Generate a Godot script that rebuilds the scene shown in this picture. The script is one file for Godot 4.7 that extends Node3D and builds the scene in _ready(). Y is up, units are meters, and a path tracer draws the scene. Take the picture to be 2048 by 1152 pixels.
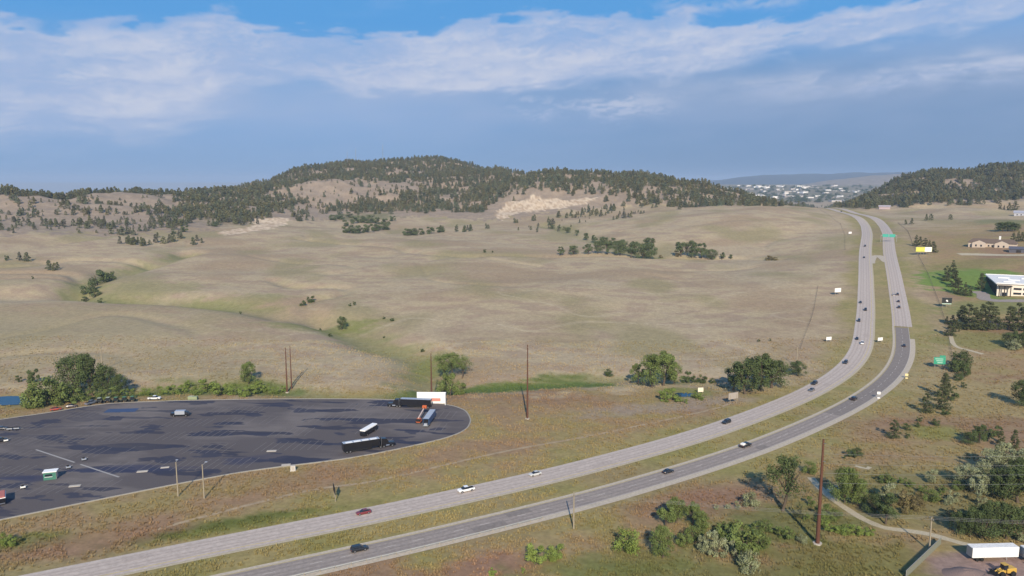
extends Node3D
# A drone view over dry rangeland: a divided highway curving towards a gap in wooded hills, a large car park by a creek, a works yard.
# y is up, metres; the drone hovers 102 m above the car park.

const DEM_STEP := 100.0
const DEM_X := -2300.0
const DEM_Z := 200.0
const DEM_NX := 47
const DEM_NZ := 38
# spot heights in metres, every 100 m, rows running away from the car park
var DEM := PackedFloat32Array([
	56, 54, 52, 50, 52, 66, 82, 85, 80, 68, 59, 54, 44, 27, 16, 12, 9, 6, 3, 0, 0, 0, 0, 0, 0, 0, 0, 0, 4, 11, 24, 40, 52, 57, 60, 63, 65, 66, 68, 70, 77, 88, 104, 117, 121, 114, 98,
	56, 53, 51, 50, 52, 67, 83, 85, 79, 66, 58, 54, 42, 25, 15, 11, 8, 6, 2, 0, 0, 0, 0, 0, 0, 0, 0, 0, 2, 9, 20, 37, 50, 57, 60, 63, 65, 66, 68, 70, 76, 87, 103, 117, 122, 115, 100,
	56, 53, 51, 50, 53, 68, 83, 85, 79, 66, 58, 53, 41, 24, 15, 11, 8, 5, 1, 0, 0, 0, 0, 0, 0, 0, 0, 0, 2, 8, 19, 36, 50, 56, 60, 63, 64, 66, 68, 70, 76, 86, 102, 117, 122, 115, 100,
	56, 53, 51, 50, 52, 67, 83, 85, 79, 66, 58, 54, 42, 25, 15, 11, 8, 6, 2, 0, 0, 0, 0, 0, 0, 0, 0, 0, 2, 9, 20, 37, 50, 57, 60, 63, 65, 66, 68, 70, 76, 87, 103, 117, 122, 115, 100,
	56, 54, 52, 50, 52, 66, 82, 85, 80, 68, 59, 54, 44, 27, 16, 12, 9, 6, 3, 0, 0, 0, 0, 0, 0, 0, 0, 0, 4, 11, 24, 40, 52, 57, 60, 63, 65, 66, 68, 70, 77, 88, 104, 117, 121, 114, 98,
	56, 54, 52, 50, 51, 64, 80, 86, 82, 70, 60, 56, 47, 31, 18, 13, 10, 8, 5, 1, 0, 0, 0, 0, 0, 0, 0, 2, 7, 15, 29, 44, 54, 58, 61, 63, 65, 67, 68, 71, 79, 90, 107, 118, 121, 112, 96,
	56, 54, 52, 51, 50, 60, 77, 86, 83, 74, 62, 57, 51, 37, 22, 15, 11, 9, 7, 4, 1, 0, 0, 0, 0, 0, 2, 6, 12, 23, 37, 49, 56, 59, 62, 64, 65, 67, 69, 72, 81, 92, 110, 119, 121, 110, 94,
	57, 55, 52, 51, 50, 57, 73, 85, 84, 78, 65, 58, 54, 44, 29, 18, 13, 11, 9, 7, 5, 3, 2, 2, 2, 4, 7, 11, 19, 32, 45, 54, 58, 60, 63, 64, 66, 67, 69, 74, 83, 97, 113, 121, 119, 107, 90,
	57, 55, 53, 51, 50, 53, 67, 82, 85, 81, 70, 60, 56, 50, 38, 24, 16, 13, 11, 9, 8, 6, 6, 6, 7, 7, 13, 18, 27, 39, 51, 56, 59, 62, 64, 65, 67, 68, 70, 77, 87, 102, 116, 121, 117, 103, 86,
	58, 56, 54, 52, 50, 51, 61, 77, 86, 84, 76, 65, 58, 55, 47, 33, 22, 16, 13, 12, 10, 9, 11, 10, 10, 11, 19, 25, 33, 42, 50, 57, 61, 63, 65, 66, 67, 69, 73, 81, 92, 108, 118, 121, 113, 98, 82,
	58, 57, 54, 52, 51, 50, 55, 70, 83, 85, 82, 72, 62, 57, 51, 40, 29, 21, 17, 15, 14, 13, 15, 14, 14, 14, 20, 30, 37, 44, 50, 56, 61, 64, 65, 67, 68, 70, 76, 85, 99, 113, 121, 119, 109, 93, 77,
	59, 57, 55, 53, 51, 50, 51, 62, 77, 86, 84, 79, 68, 58, 51, 43, 35, 27, 22, 19, 17, 16, 19, 18, 18, 18, 20, 34, 40, 45, 51, 55, 59, 63, 66, 68, 69, 73, 81, 91, 107, 117, 122, 116, 102, 86, 73,
	59, 58, 56, 54, 52, 51, 50, 54, 67, 81, 86, 83, 76, 63, 52, 46, 39, 34, 27, 23, 21, 19, 21, 21, 22, 27, 32, 38, 41, 47, 51, 55, 58, 62, 66, 69, 72, 78, 87, 100, 114, 120, 120, 110, 95, 80, 69,
	60, 59, 57, 55, 53, 52, 50, 50, 58, 71, 83, 84, 81, 73, 61, 50, 44, 39, 32, 28, 26, 21, 23, 24, 26, 37, 48, 51, 42, 48, 52, 55, 58, 61, 65, 69, 76, 84, 95, 110, 118, 121, 116, 103, 88, 74, 66,
	60, 59, 58, 56, 54, 53, 51, 50, 51, 60, 73, 81, 83, 79, 73, 61, 54, 45, 37, 33, 28, 23, 24, 26, 31, 42, 54, 57, 50, 48, 52, 55, 58, 62, 66, 73, 82, 92, 106, 117, 121, 119, 109, 94, 80, 70, 62,
	60, 60, 59, 57, 56, 54, 52, 51, 50, 52, 61, 71, 80, 82, 79, 75, 66, 54, 44, 38, 29, 27, 28, 30, 36, 46, 57, 58, 56, 49, 53, 57, 59, 64, 71, 80, 90, 104, 116, 121, 120, 112, 100, 85, 73, 65, 58,
	60, 60, 60, 59, 57, 55, 53, 52, 51, 50, 52, 59, 69, 77, 81, 81, 72, 58, 51, 43, 33, 36, 35, 36, 43, 53, 63, 63, 59, 54, 57, 60, 64, 71, 80, 91, 105, 116, 121, 122, 115, 103, 89, 77, 68, 61, 54,
	60, 60, 60, 59, 58, 57, 55, 53, 52, 51, 50, 51, 57, 65, 74, 78, 74, 63, 62, 52, 45, 45, 45, 52, 66, 71, 76, 73, 61, 51, 58, 68, 75, 82, 93, 107, 118, 123, 123, 117, 106, 92, 79, 70, 63, 57, 50,
	60, 60, 60, 60, 59, 58, 56, 55, 53, 52, 51, 50, 50, 54, 61, 71, 72, 70, 74, 74, 64, 57, 57, 75, 88, 93, 94, 85, 64, 45, 53, 75, 88, 99, 112, 120, 125, 125, 119, 108, 94, 81, 71, 65, 59, 52, 46,
	60, 60, 60, 60, 60, 59, 58, 56, 55, 53, 52, 51, 50, 50, 55, 65, 73, 75, 90, 102, 96, 82, 72, 90, 104, 111, 109, 95, 70, 38, 36, 66, 101, 116, 124, 127, 125, 118, 108, 95, 82, 72, 66, 60, 54, 48, 42,
	60, 60, 60, 60, 60, 60, 59, 58, 57, 55, 54, 53, 52, 52, 56, 65, 75, 82, 104, 106, 105, 95, 88, 104, 117, 121, 114, 97, 70, 39, 30, 46, 98, 119, 127, 125, 117, 106, 94, 82, 72, 66, 60, 54, 49, 43, 38,
	60, 60, 60, 60, 60, 60, 60, 59, 58, 57, 56, 54, 53, 55, 59, 70, 78, 97, 110, 112, 112, 107, 104, 116, 123, 122, 112, 91, 66, 43, 29, 26, 62, 104, 119, 113, 103, 91, 80, 72, 66, 60, 55, 49, 44, 39, 34,
	60, 60, 60, 60, 60, 60, 60, 60, 59, 59, 57, 56, 56, 59, 63, 72, 82, 109, 120, 125, 126, 122, 119, 122, 123, 119, 107, 84, 63, 45, 29, 20, 37, 79, 95, 96, 87, 77, 70, 65, 60, 54, 49, 44, 39, 34, 30,
	60, 60, 60, 60, 60, 60, 60, 60, 60, 60, 59, 58, 60, 62, 68, 76, 90, 120, 134, 140, 141, 137, 130, 124, 118, 112, 101, 81, 63, 44, 29, 20, 22, 45, 68, 80, 73, 68, 63, 58, 53, 48, 44, 39, 34, 30, 27,
	60, 60, 60, 60, 60, 60, 60, 60, 60, 60, 60, 61, 63, 65, 70, 82, 104, 128, 146, 151, 153, 151, 137, 122, 112, 105, 95, 80, 63, 42, 30, 21, 13, 27, 51, 62, 65, 61, 56, 52, 47, 43, 38, 34, 30, 27, 24,
	60, 60, 60, 60, 60, 60, 60, 60, 60, 60, 60, 63, 65, 68, 74, 88, 111, 134, 154, 157, 159, 161, 138, 117, 106, 99, 91, 79, 61, 41, 29, 20, 13, 17, 32, 46, 56, 54, 50, 46, 41, 37, 34, 30, 27, 24, 22,
	60, 60, 60, 60, 60, 60, 60, 60, 60, 60, 61, 64, 66, 70, 80, 93, 116, 136, 152, 155, 157, 158, 133, 112, 101, 95, 87, 77, 58, 41, 27, 19, 13, 9, 19, 33, 42, 47, 44, 40, 36, 32, 29, 26, 24, 22, 21,
	60, 60, 60, 60, 60, 60, 60, 60, 60, 60, 62, 64, 67, 72, 86, 98, 120, 134, 145, 148, 149, 148, 126, 107, 97, 90, 83, 75, 56, 41, 24, 17, 12, 7, 12, 20, 27, 38, 38, 34, 31, 28, 26, 23, 22, 20, 20,
	60, 60, 60, 60, 60, 60, 60, 60, 60, 61, 63, 64, 68, 76, 88, 99, 117, 129, 135, 138, 137, 135, 119, 101, 92, 85, 79, 72, 55, 41, 22, 15, 11, 7, 6, 12, 18, 24, 32, 30, 27, 25, 23, 21, 20, 20, 20,
	60, 60, 60, 60, 60, 60, 60, 60, 60, 61, 62, 65, 68, 78, 87, 99, 113, 122, 125, 127, 125, 123, 112, 95, 86, 81, 75, 69, 54, 41, 22, 13, 9, 6, 3, 7, 10, 13, 23, 26, 24, 22, 21, 20, 20, 20, 20,
	60, 60, 60, 60, 60, 60, 60, 60, 60, 61, 62, 64, 69, 79, 86, 99, 108, 114, 116, 117, 116, 113, 105, 89, 81, 76, 71, 65, 53, 40, 23, 10, 7, 5, 3, 3, 5, 6, 12, 22, 21, 20, 20, 20, 20, 20, 20,
	60, 60, 60, 60, 60, 60, 60, 60, 60, 61, 61, 63, 69, 77, 82, 95, 100, 104, 106, 107, 105, 103, 97, 83, 75, 72, 68, 61, 52, 38, 24, 7, 5, 3, 2, 1, 2, 2, 3, 15, 20, 20, 20, 20, 20, 20, 20,
	60, 60, 60, 60, 60, 60, 60, 60, 60, 60, 61, 62, 70, 75, 78, 86, 90, 93, 95, 96, 95, 93, 89, 77, 71, 68, 65, 58, 51, 38, 26, 8, 3, 2, 1, 0, 1, 0, 0, 7, 18, 20, 20, 20, 20, 20, 20,
	60, 60, 60, 60, 60, 60, 60, 60, 60, 60, 60, 63, 70, 72, 75, 78, 81, 83, 85, 85, 85, 84, 81, 71, 66, 65, 62, 56, 50, 38, 28, 10, 1, 1, 0, 0, 0, 0, 0, 1, 13, 20, 20, 20, 20, 20, 20,
	60, 60, 60, 60, 60, 60, 60, 60, 60, 60, 60, 65, 70, 70, 71, 72, 74, 75, 76, 77, 77, 77, 75, 67, 63, 62, 61, 55, 50, 38, 29, 13, 0, 0, 0, 0, 0, 0, 0, 0, 6, 17, 20, 20, 20, 20, 20,
	60, 60, 60, 60, 60, 60, 60, 60, 60, 60, 62, 67, 70, 70, 70, 70, 70, 71, 71, 71, 72, 72, 71, 64, 61, 61, 60, 54, 50, 40, 30, 17, 2, 0, 0, 0, 0, 0, 0, 0, 1, 12, 20, 20, 20, 20, 20,
	60, 60, 60, 60, 60, 60, 60, 60, 60, 60, 64, 69, 70, 70, 70, 70, 70, 70, 70, 70, 70, 70, 69, 63, 60, 60, 59, 55, 50, 42, 32, 21, 5, 0, 0, 0, 0, 0, 0, 0, 0, 6, 16, 20, 20, 20, 20,
	60, 60, 60, 60, 60, 60, 60, 60, 60, 61, 66, 70, 70, 70, 70, 70, 70, 70, 70, 70, 70, 70, 69, 63, 60, 60, 60, 55, 50, 44, 33, 25, 9, 0, 0, 0, 0, 0, 0, 0, 0, 1, 11, 19, 20, 20, 20,
])
# the middle of the highway's central reserve
var HIGHWAY := [Vector2(-420, -18), Vector2(-260, -100), Vector2(-142, -160), Vector2(-83.6, -190), Vector2(-24.7, -220), Vector2(34.9, -255), Vector2(96.6, -300), Vector2(159.3, -360), Vector2(212.4, -430), Vector2(258.2, -520), Vector2(313.5, -640), Vector2(386.1, -800), Vector2(470.1, -980), Vector2(542.3, -1160), Vector2(588, -1370), Vector2(600, -1560), Vector2(590, -1760)]
var LOT := [Vector2(-156.2, -219.6), Vector2(-101, -255.5), Vector2(-60.5, -272.2), Vector2(-34.4, -288.6), Vector2(-24.2, -297.6), Vector2(-19.6, -305.2), Vector2(-18.3, -312.5), Vector2(-18.5, -319.5), Vector2(-20.9, -329.7), Vector2(-24.2, -335.1), Vector2(-28.6, -339.1), Vector2(-35.8, -342.3), Vector2(-62.5, -348.9), Vector2(-124.2, -349), Vector2(-176.3, -344.2), Vector2(-192.3, -339.3), Vector2(-206.5, -328.3), Vector2(-222, -318.1), Vector2(-262, -290), Vector2(-262, -176)]

var roughland := FastNoiseLite.new()
var finer := FastNoiseLite.new()
var spurs := FastNoiseLite.new()
var folds := FastNoiseLite.new()
var trods := FastNoiseLite.new()
var tint_a := FastNoiseLite.new()
var tint_b := FastNoiseLite.new()
var tint_c := FastNoiseLite.new()
var road_x := PackedFloat32Array()
var creeks := []
var M := {}
var used := {}
var rng := RandomNumberGenerator.new()

# ---------------------------------------------------------------- sky
var cloud_top := [Vector2(-180, 16), Vector2(-130, 19), Vector2(-90, 14), Vector2(-60, 17), Vector2(-42, 12.5), Vector2(-33.0, 9.65), Vector2(-30.4, 9.45), Vector2(-27.6, 10.07), Vector2(-24.7, 10.38), Vector2(-20.6, 11.31), Vector2(-17.7, 10.80), Vector2(-13.7, 10.22), Vector2(-10.9, 9.99), Vector2(-8.1, 10.34), Vector2(-4.5, 11.09), Vector2(-0.9, 11.53), Vector2(2.8, 11.98), Vector2(8.1, 11.61), Vector2(12.4, 11.86), Vector2(14.4, 10.98), Vector2(18.1, 10.71), Vector2(20.7, 10.99), Vector2(23.2, 11.42), Vector2(25.8, 11.79), Vector2(32.8, 12.54), Vector2(50, 18), Vector2(80, 15), Vector2(120, 20), Vector2(180, 16)]
var cloud_foot := [Vector2(-180, 8), Vector2(-130, 11), Vector2(-90, 6), Vector2(-60, 8), Vector2(-42, 6), Vector2(-33.4, 4.26), Vector2(-29.4, 4.45), Vector2(-25.0, 4.95), Vector2(-21.2, 6.32), Vector2(-18.6, 7.19), Vector2(-15.2, 7.15), Vector2(-11.7, 6.70), Vector2(-6.4, 6.59), Vector2(-0.9, 6.63), Vector2(3.9, 7.04), Vector2(9.3, 7.45), Vector2(14.2, 7.93), Vector2(18.9, 8.73), Vector2(23.3, 9.17), Vector2(27.7, 9.76), Vector2(32.9, 10.34), Vector2(50, 12.5), Vector2(80, 8), Vector2(120, 12), Vector2(180, 8)]
var sky_a := FastNoiseLite.new()
var sky_b := FastNoiseLite.new()
var sky_c := FastNoiseLite.new()

func along(points: Array, x: float) -> float:
	for i in points.size() - 1:
		if x <= points[i + 1].x:
			var t := clampf((x - points[i].x) / (points[i + 1].x - points[i].x), 0.0, 1.0)
			return lerpf(points[i].y, points[i + 1].y, t)
	return points[-1].y

func air(az: float, el: float, top: float, foot: float) -> Color:
	var ra := deg_to_rad(az)
	var re := deg_to_rad(el)
	var d := Vector3(sin(ra) * cos(re), sin(re), -cos(ra) * cos(re))
	var tilt := d.x * 30.0
	var w := sky_c.get_noise_3d(d.x * 100.0, d.y * 420.0 - tilt, d.z * 100.0)
	var n := sky_a.get_noise_3d(d.x * 100.0, d.y * 520.0 - tilt + 9.0 * w, d.z * 100.0)
	var m := sky_b.get_noise_3d(d.x * 100.0, d.y * 620.0 - tilt + 14.0 * n, d.z * 100.0)
	var low := Vector3(0.225, 0.378, 0.618)
	var mid := Vector3(0.228, 0.400, 0.685)
	var blue := Vector3(0.105, 0.350, 0.730)
	var zenith := Vector3(0.060, 0.190, 0.520)
	var c := low.lerp(mid, smoothstep(0.0, 5.0, el))
	c = c.lerp(blue, smoothstep(6.0, 11.5, el))
	c = c.lerp(zenith, smoothstep(14.0, 80.0, el))
	c *= 1.0 - 0.26 * smoothstep(0.45, 0.98, cos(ra - 0.85)) * smoothstep(11.0, 6.0, el)
	var west := smoothstep(26.0, -30.0, absf(az) if absf(az) > 34.0 else az)
	var veil := (0.34 + 0.26 * west) * smoothstep(0.5, 6.0, el) * smoothstep(top + 0.3, foot - 1.0, el) * clampf(0.8 + 0.9 * w, 0.0, 1.0)
	c = c.lerp(Vector3(0.42, 0.50, 0.70), clampf(veil, 0.0, 1.0))
	var soft := lerpf(0.7, 3.2, smoothstep(-15.0, -24.0, az))
	var band := smoothstep(top + 0.35, top - 0.45, el + n * 1.3 + m * 0.45) * smoothstep(foot - soft, foot + 0.5, el + n * 0.9 + w * 0.5)
	band *= clampf(0.88 + 0.25 * m + 0.35 * w, 0.0, 1.0)
	var high := 0.55 * smoothstep(0.16, 0.5, w + 0.4 * n) * smoothstep(top + 1.0, top + 6.0, el)
	var wisp := 0.75 * exp(-pow((el - (6.9 + 0.03 * (az - 26.0)) - n * 0.8) / 0.75, 2.0)) * smoothstep(8.0, 26.0, az) * clampf(0.75 + 0.9 * w + 0.5 * m, 0.0, 1.0)
	wisp += 0.65 * exp(-pow((el - 5.5 - n * 1.1) / 0.8, 2.0)) * smoothstep(-2.0, 2.0, az) * smoothstep(14.0, 8.0, az) * clampf(0.35 + 1.6 * m + 1.2 * w, 0.0, 1.0)
	wisp += 0.5 * exp(-pow((el - 12.2 - n * 0.8) / 0.5, 2.0)) * smoothstep(9.0, 12.0, az) * smoothstep(23.0, 18.0, az) * clampf(0.5 + 1.5 * m, 0.0, 1.0)
	var cloud := Vector3(0.420, 0.512, 0.728).lerp(Vector3(0.585, 0.630, 0.765), clampf(0.36 + 0.4 * m + 0.8 * n + 0.9 * w, 0.0, 1.0))
	c = c.lerp(cloud, clampf(band * 0.93 + high + wisp, 0.0, 0.95))
	return Color(c.x, c.y, c.z).linear_to_srgb()

func make_sky() -> ImageTexture:
	for k in [[sky_a, 0.11, 4, 11], [sky_b, 0.22, 3, 23], [sky_c, 0.035, 3, 37]]:
		k[0].noise_type = FastNoiseLite.TYPE_SIMPLEX_SMOOTH
		k[0].frequency = k[1]
		k[0].fractal_octaves = k[2]
		k[0].seed = k[3]
	var small := Image.create(1024, 512, false, Image.FORMAT_RGB8)
	for x in 1024:
		var az := (x + 0.5) / 1024.0 * 360.0 - 180.0
		var top := along(cloud_top, az)
		var foot := along(cloud_foot, az)
		for y in 262:
			small.set_pixel(x, y, air(az, 90.0 - (y + 0.5) / 512.0 * 180.0, top, foot))
	small.fill_rect(Rect2i(0, 258, 1024, 254), Color(0.30, 0.27, 0.21).linear_to_srgb())
	small.resize(4096, 2048, Image.INTERPOLATE_CUBIC)
	var rows := 262                      # 0 to 23 degrees above the horizon, finely, 50 degrees to either side of the highway's direction
	var columns := 1140
	var fine := Image.create(columns, rows, false, Image.FORMAT_RGB8)
	for x in columns:
		var az := (x + 0.5 + 2048 - columns / 2) / 4096.0 * 360.0 - 180.0
		var top := along(cloud_top, az)
		var foot := along(cloud_foot, az)
		for y in rows:
			fine.set_pixel(x, y, air(az, 90.0 - (y + 0.5 + 1024 - rows) / 2048.0 * 180.0, top, foot))
	small.blit_rect(fine, Rect2i(0, 0, columns, rows), Vector2i(2048 - columns / 2, 1024 - rows))
	return ImageTexture.create_from_image(small)

# ---------------------------------------------------------------- land
func cubic(a: float, b: float, c: float, d: float, t: float) -> float:
	return b + 0.5 * t * (c - a + t * (2.0 * a - 5.0 * b + 4.0 * c - d + t * (3.0 * (b - c) + d - a)))

func spot(i: int, j: int) -> float:
	return DEM[j * DEM_NX + i]

func base_height(x: float, z: float) -> float:
	var fx := clampf((x - DEM_X) / DEM_STEP, 1.0, DEM_NX - 2.001)
	var fz := clampf((DEM_Z - z) / DEM_STEP, 1.0, DEM_NZ - 2.001)
	var i := int(fx)
	var j := int(fz)
	var t := fx - i
	var r := [0.0, 0.0, 0.0, 0.0]
	for k in 4:
		var at := (j + k - 1) * DEM_NX + i - 1
		r[k] = cubic(DEM[at], DEM[at + 1], DEM[at + 2], DEM[at + 3], t)
	return cubic(r[0], r[1], r[2], r[3], fz - j) + 55.0 * clampf((sqrt(x * x + z * z) - 3400.0) / 3600.0, 0.0, 1.0) - 0.034 * maxf(0.0, sqrt(x * x + z * z) - 2300.0) * smoothstep(0.16, 0.02, x / maxf(1.0, -z))

func highway_side(x: float, z: float) -> float:
	# metres east of the central reserve
	var f := clampf(-z / 10.0, 0.0, road_x.size() - 1.001)
	var i := int(f)
	var c := lerpf(road_x[i], road_x[i + 1], f - i)
	var slope := (road_x[i + 1] - road_x[i]) / 10.0
	return (x - c) / sqrt(1.0 + slope * slope)

func creek_distance(c: Dictionary, x: float, z: float) -> float:
	var best := 1e9
	if x < c.lo.x or x > c.hi.x or z < c.lo.y or z > c.hi.y:
		return best
	var p := Vector2(x, z)
	var pts: PackedVector2Array = c.pts
	for i in pts.size() - 1:
		best = minf(best, p.distance_squared_to(Geometry2D.get_closest_point_to_segment(p, pts[i], pts[i + 1])))
	return sqrt(best)

func height(x: float, z: float) -> float:
	var h := base_height(x, z)
	var d := sqrt(x * x + z * z)
	if d > 400.0:
		var off := absf(highway_side(x, z))
		var open := smoothstep(400.0, 680.0, d) * smoothstep(24.0, 80.0, off)
		h += open * (roughland.get_noise_2d(x, z) * 3.2 + finer.get_noise_2d(x, z) * 0.45)
		if d > 1150.0 and d < 6000.0:
			var hilly := smoothstep(1150.0, 1600.0, d) * smoothstep(40.0, 160.0, off) * smoothstep(30.0, 70.0, h)
			h += hilly * (spurs.get_noise_2d(x, z) * 16.0 + finer.get_noise_2d(x * 0.8, z * 0.8) * 5.0)
	if d > 430.0 and d < 1350.0:
		var f := folds.get_noise_2d(x, z)
		var keep := fold_share(x, z, d)
		if keep > 0.0 and absf(f) < 0.2:
			h -= keep * 1.5 * exp(-pow(f / 0.055, 2.0))
	for c in creeks:
		var away := creek_distance(c, x, z)
		if away < c.w * 2.6:
			h -= c.depth * exp(-pow(away / c.w, 2.0)) * smoothstep(20.0, 50.0, absf(highway_side(x, z)))
	return h

func fold_share(x: float, z: float, d: float) -> float:
	return smoothstep(430.0, 560.0, d) * smoothstep(1350.0, 1150.0, d) * smoothstep(60.0, 130.0, absf(highway_side(x, z))) * smoothstep(-0.15, 0.2, spurs.get_noise_2d(x + 3000.0, z) + smoothstep(0.0, -400.0, x) * 0.25)

func ground_at(p: Vector2) -> Vector3:
	return Vector3(p.x, height(p.x, p.y), p.y)

func add_creek(points: Array, depth: float, w: float, green: float) -> void:
	var curve := Curve2D.new()
	for i in points.size():
		var tangent: Vector2 = (points[mini(i + 1, points.size() - 1)] - points[maxi(i - 1, 0)]) / 6.0
		curve.add_point(points[i], -tangent, tangent)
	curve.bake_interval = 16.0
	var pts := curve.get_baked_points()
	var lo := pts[0]
	var hi := pts[0]
	for p in pts:
		lo = lo.min(p)
		hi = hi.max(p)
	var reach := Vector2.ONE * maxf(w * 2.6, 30.0)
	creeks.append({"pts": pts, "depth": depth, "w": w, "green": green, "lo": lo - reach, "hi": hi + reach})

# patches of another cover: [middle, half width, half depth, turn in degrees, colour, share]
var patches := []

func patch(at: Vector2, rx: float, rz: float, turn: float, color: Color, share: float, crisp := 0.5) -> void:
	patches.append([at, rx, rz, deg_to_rad(turn), color, share, crisp, maxf(rx, rz) * 1.5])

var quarry := [Vector2(-32, -1435.7), Vector2(-25.8, -1516.3), Vector2(-14.2, -1554), Vector2(16.4, -1563.9), Vector2(66.8, -1546.9), Vector2(116.1, -1529.6), Vector2(155.7, -1526.2), Vector2(167.9, -1500.1), Vector2(121.4, -1471.5), Vector2(92.3, -1466.8), Vector2(54, -1470.7), Vector2(15.3, -1459.4), Vector2(-8.3, -1409.3), Vector2(-21.8, -1380.3)]
var quarry_low := [Vector2(-431.6, -1103.4), Vector2(-431.4, -1142.1), Vector2(-414.8, -1181), Vector2(-416, -1231.1), Vector2(-441, -1281.1), Vector2(-425.9, -1312.8), Vector2(-394.4, -1337.4), Vector2(-380.4, -1304.1), Vector2(-372.9, -1222.2), Vector2(-379.4, -1143.7), Vector2(-396.5, -1106.8), Vector2(-410.2, -1085)]

var hill_soil := [Vector2(-753.6, -897.9), Vector2(-655.7, -972.2), Vector2(-588.5, -1022.6), Vector2(-523.8, -1040.8), Vector2(-497.1, -1104.1), Vector2(-466.1, -1193.4), Vector2(-398, -1305.8), Vector2(-343.6, -1362), Vector2(-249, -1436.6), Vector2(-154.2, -1432.5), Vector2(-35.6, -1388.6), Vector2(33.7, -1425.6), Vector2(166.7, -1445.6), Vector2(224.2, -1450.8), Vector2(287.6, -1389.4), Vector2(421.4, -1350.8), Vector2(1244.3, -3185.6), Vector2(700, -2300), Vector2(400, -3200), Vector2(-1500, -3200), Vector2(-2300, -1900), Vector2(-2300, -800)]

func cover(x: float, z: float) -> Color:
	var d := sqrt(x * x + z * z)
	var a := tint_a.get_noise_2d(x, z)
	var b := tint_b.get_noise_2d(x, z * 1.7)
	var f := tint_c.get_noise_2d(x, z)
	var side := highway_side(x, z)
	var dry := Color(0.372, 0.298, 0.192)
	var straw := Color(0.400, 0.318, 0.194)
	var pink := Color(0.318, 0.238, 0.162)
	var olive := Color(0.265, 0.226, 0.118)
	var c := dry.lerp(straw, clampf(0.5 + 1.3 * a, 0.0, 1.0)).lerp(pink, clampf(0.20 + 1.9 * b + 0.8 * a, 0.0, 0.9))
	c = c.lerp(Color(0.300, 0.222, 0.140), clampf(2.4 * tint_a.get_noise_2d(x * 0.45 - 700.0, z * 0.7) - 0.05, 0.0, 0.75))
	c = c.lerp(olive, clampf(2.0 * tint_a.get_noise_2d(x + 900.0, z * 0.6) - 0.2, 0.0, 0.75))
	if d > 430.0 and d < 1350.0:
		c = c.lerp(Color(0.47, 0.39, 0.27), 0.45 * smoothstep(0.024, 0.006, absf(trods.get_noise_2d(x, z))) * smoothstep(900.0, 500.0, d))
	# grazed bottom land this side of the creek and east of the highway is browner
	var low := smoothstep(-378.0, -352.0, z + 22.0 * b + 14.0 * f)
	if side > 0.0:
		low = maxf(low, smoothstep(12.0, 60.0, side) * smoothstep(-1120.0, -860.0, z + 80.0 * b))
	var brown := Color(0.282, 0.198, 0.108).lerp(Color(0.270, 0.212, 0.094), clampf(0.40 + 1.6 * b, 0.0, 1.0)).lerp(Color(0.240, 0.150, 0.095), clampf(2.0 * a - 0.25, 0.0, 0.75))
	c = c.lerp(brown, low)
	# greyer stony soil of the two hills, inside their mapped foot lines
	if z < -600.0 and z > -3600.0:
		var at := Vector2(x + 60.0 * b + 30.0 * f, z + 60.0 * tint_b.get_noise_2d(x + 400.0, z) + 20.0 * f)
		if Geometry2D.is_point_in_polygon(at, hill_soil) or Geometry2D.is_point_in_polygon(at, round_hill):
			c = Color(0.250, 0.196, 0.142).lerp(Color(0.31, 0.242, 0.176), clampf(0.5 + 1.4 * b + 0.8 * f, 0.0, 1.0))
	if z < -3600.0:
		c = c.lerp(Color(0.20, 0.17, 0.115).lerp(Color(0.10, 0.11, 0.06), clampf(0.5 + 1.6 * b, 0.0, 1.0)), 0.7)
	# mown verges and central reserve
	var off := absf(side)
	if d < 1700.0:
		var verge := smoothstep(36.0, 19.0, off + 8.0 * f + 12.0 * a)
		var grass := Color(0.282, 0.230, 0.098).lerp(Color(0.232, 0.208, 0.076), clampf(0.35 + 1.5 * b, 0.0, 1.0)).lerp(Color(0.250, 0.192, 0.105), clampf(1.6 * a, 0.0, 0.7))
		c = c.lerp(grass, verge * 0.9)
	for k in creeks:
		var away := creek_distance(k, x, z)
		if away < 60.0 and k.green > 0.0:
			var lush: float = smoothstep(k.w * 1.35, k.w * 0.3, away + 7.0 * f + 12.0 * b) * k.green * clampf(0.8 + 1.6 * a, 0.25, 1.0)
			c = c.lerp(Color(0.105, 0.135, 0.034).lerp(Color(0.175, 0.185, 0.055), clampf(0.5 + 1.6 * b, 0.0, 1.0)), clampf(lush, 0.0, 1.0))
	for p in patches:
		if absf(x - p[0].x) > p[7] or absf(z - p[0].y) > p[7]:
			continue
		var v: Vector2 = (Vector2(x, z) - p[0]).rotated(p[3])
		var r := sqrt(pow(v.x / p[1], 2.0) + pow(v.y / p[2], 2.0)) + 0.35 * f + 0.35 * b
		if r < 1.3:
			c = c.lerp(p[4], smoothstep(1.05, 1.05 - p[6], r) * p[5])
	if d > 1000.0 and d < 1800.0:
		var at := Vector2(x + 10.0 * f, z + 22.0 * b)
		if Geometry2D.is_point_in_polygon(at, quarry) or Geometry2D.is_point_in_polygon(at, quarry_low):
			c = Color(0.60, 0.48, 0.34).lerp(Color(0.40, 0.29, 0.19), clampf(0.4 + 1.6 * f + 1.5 * tint_c.get_noise_2d(x * 3.0, z), 0.0, 1.0))
	return Color(c.r * 1.30, c.g * 1.30, c.b * 1.30)   # the grain of the grass texture takes this share off again

func steps(from: float, to: float, spacing: Callable) -> PackedFloat32Array:
	var out := PackedFloat32Array()
	var v := from
	while v < to:
		out.append(v)
		v += spacing.call(v)
	out.append(to)
	return out

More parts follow.
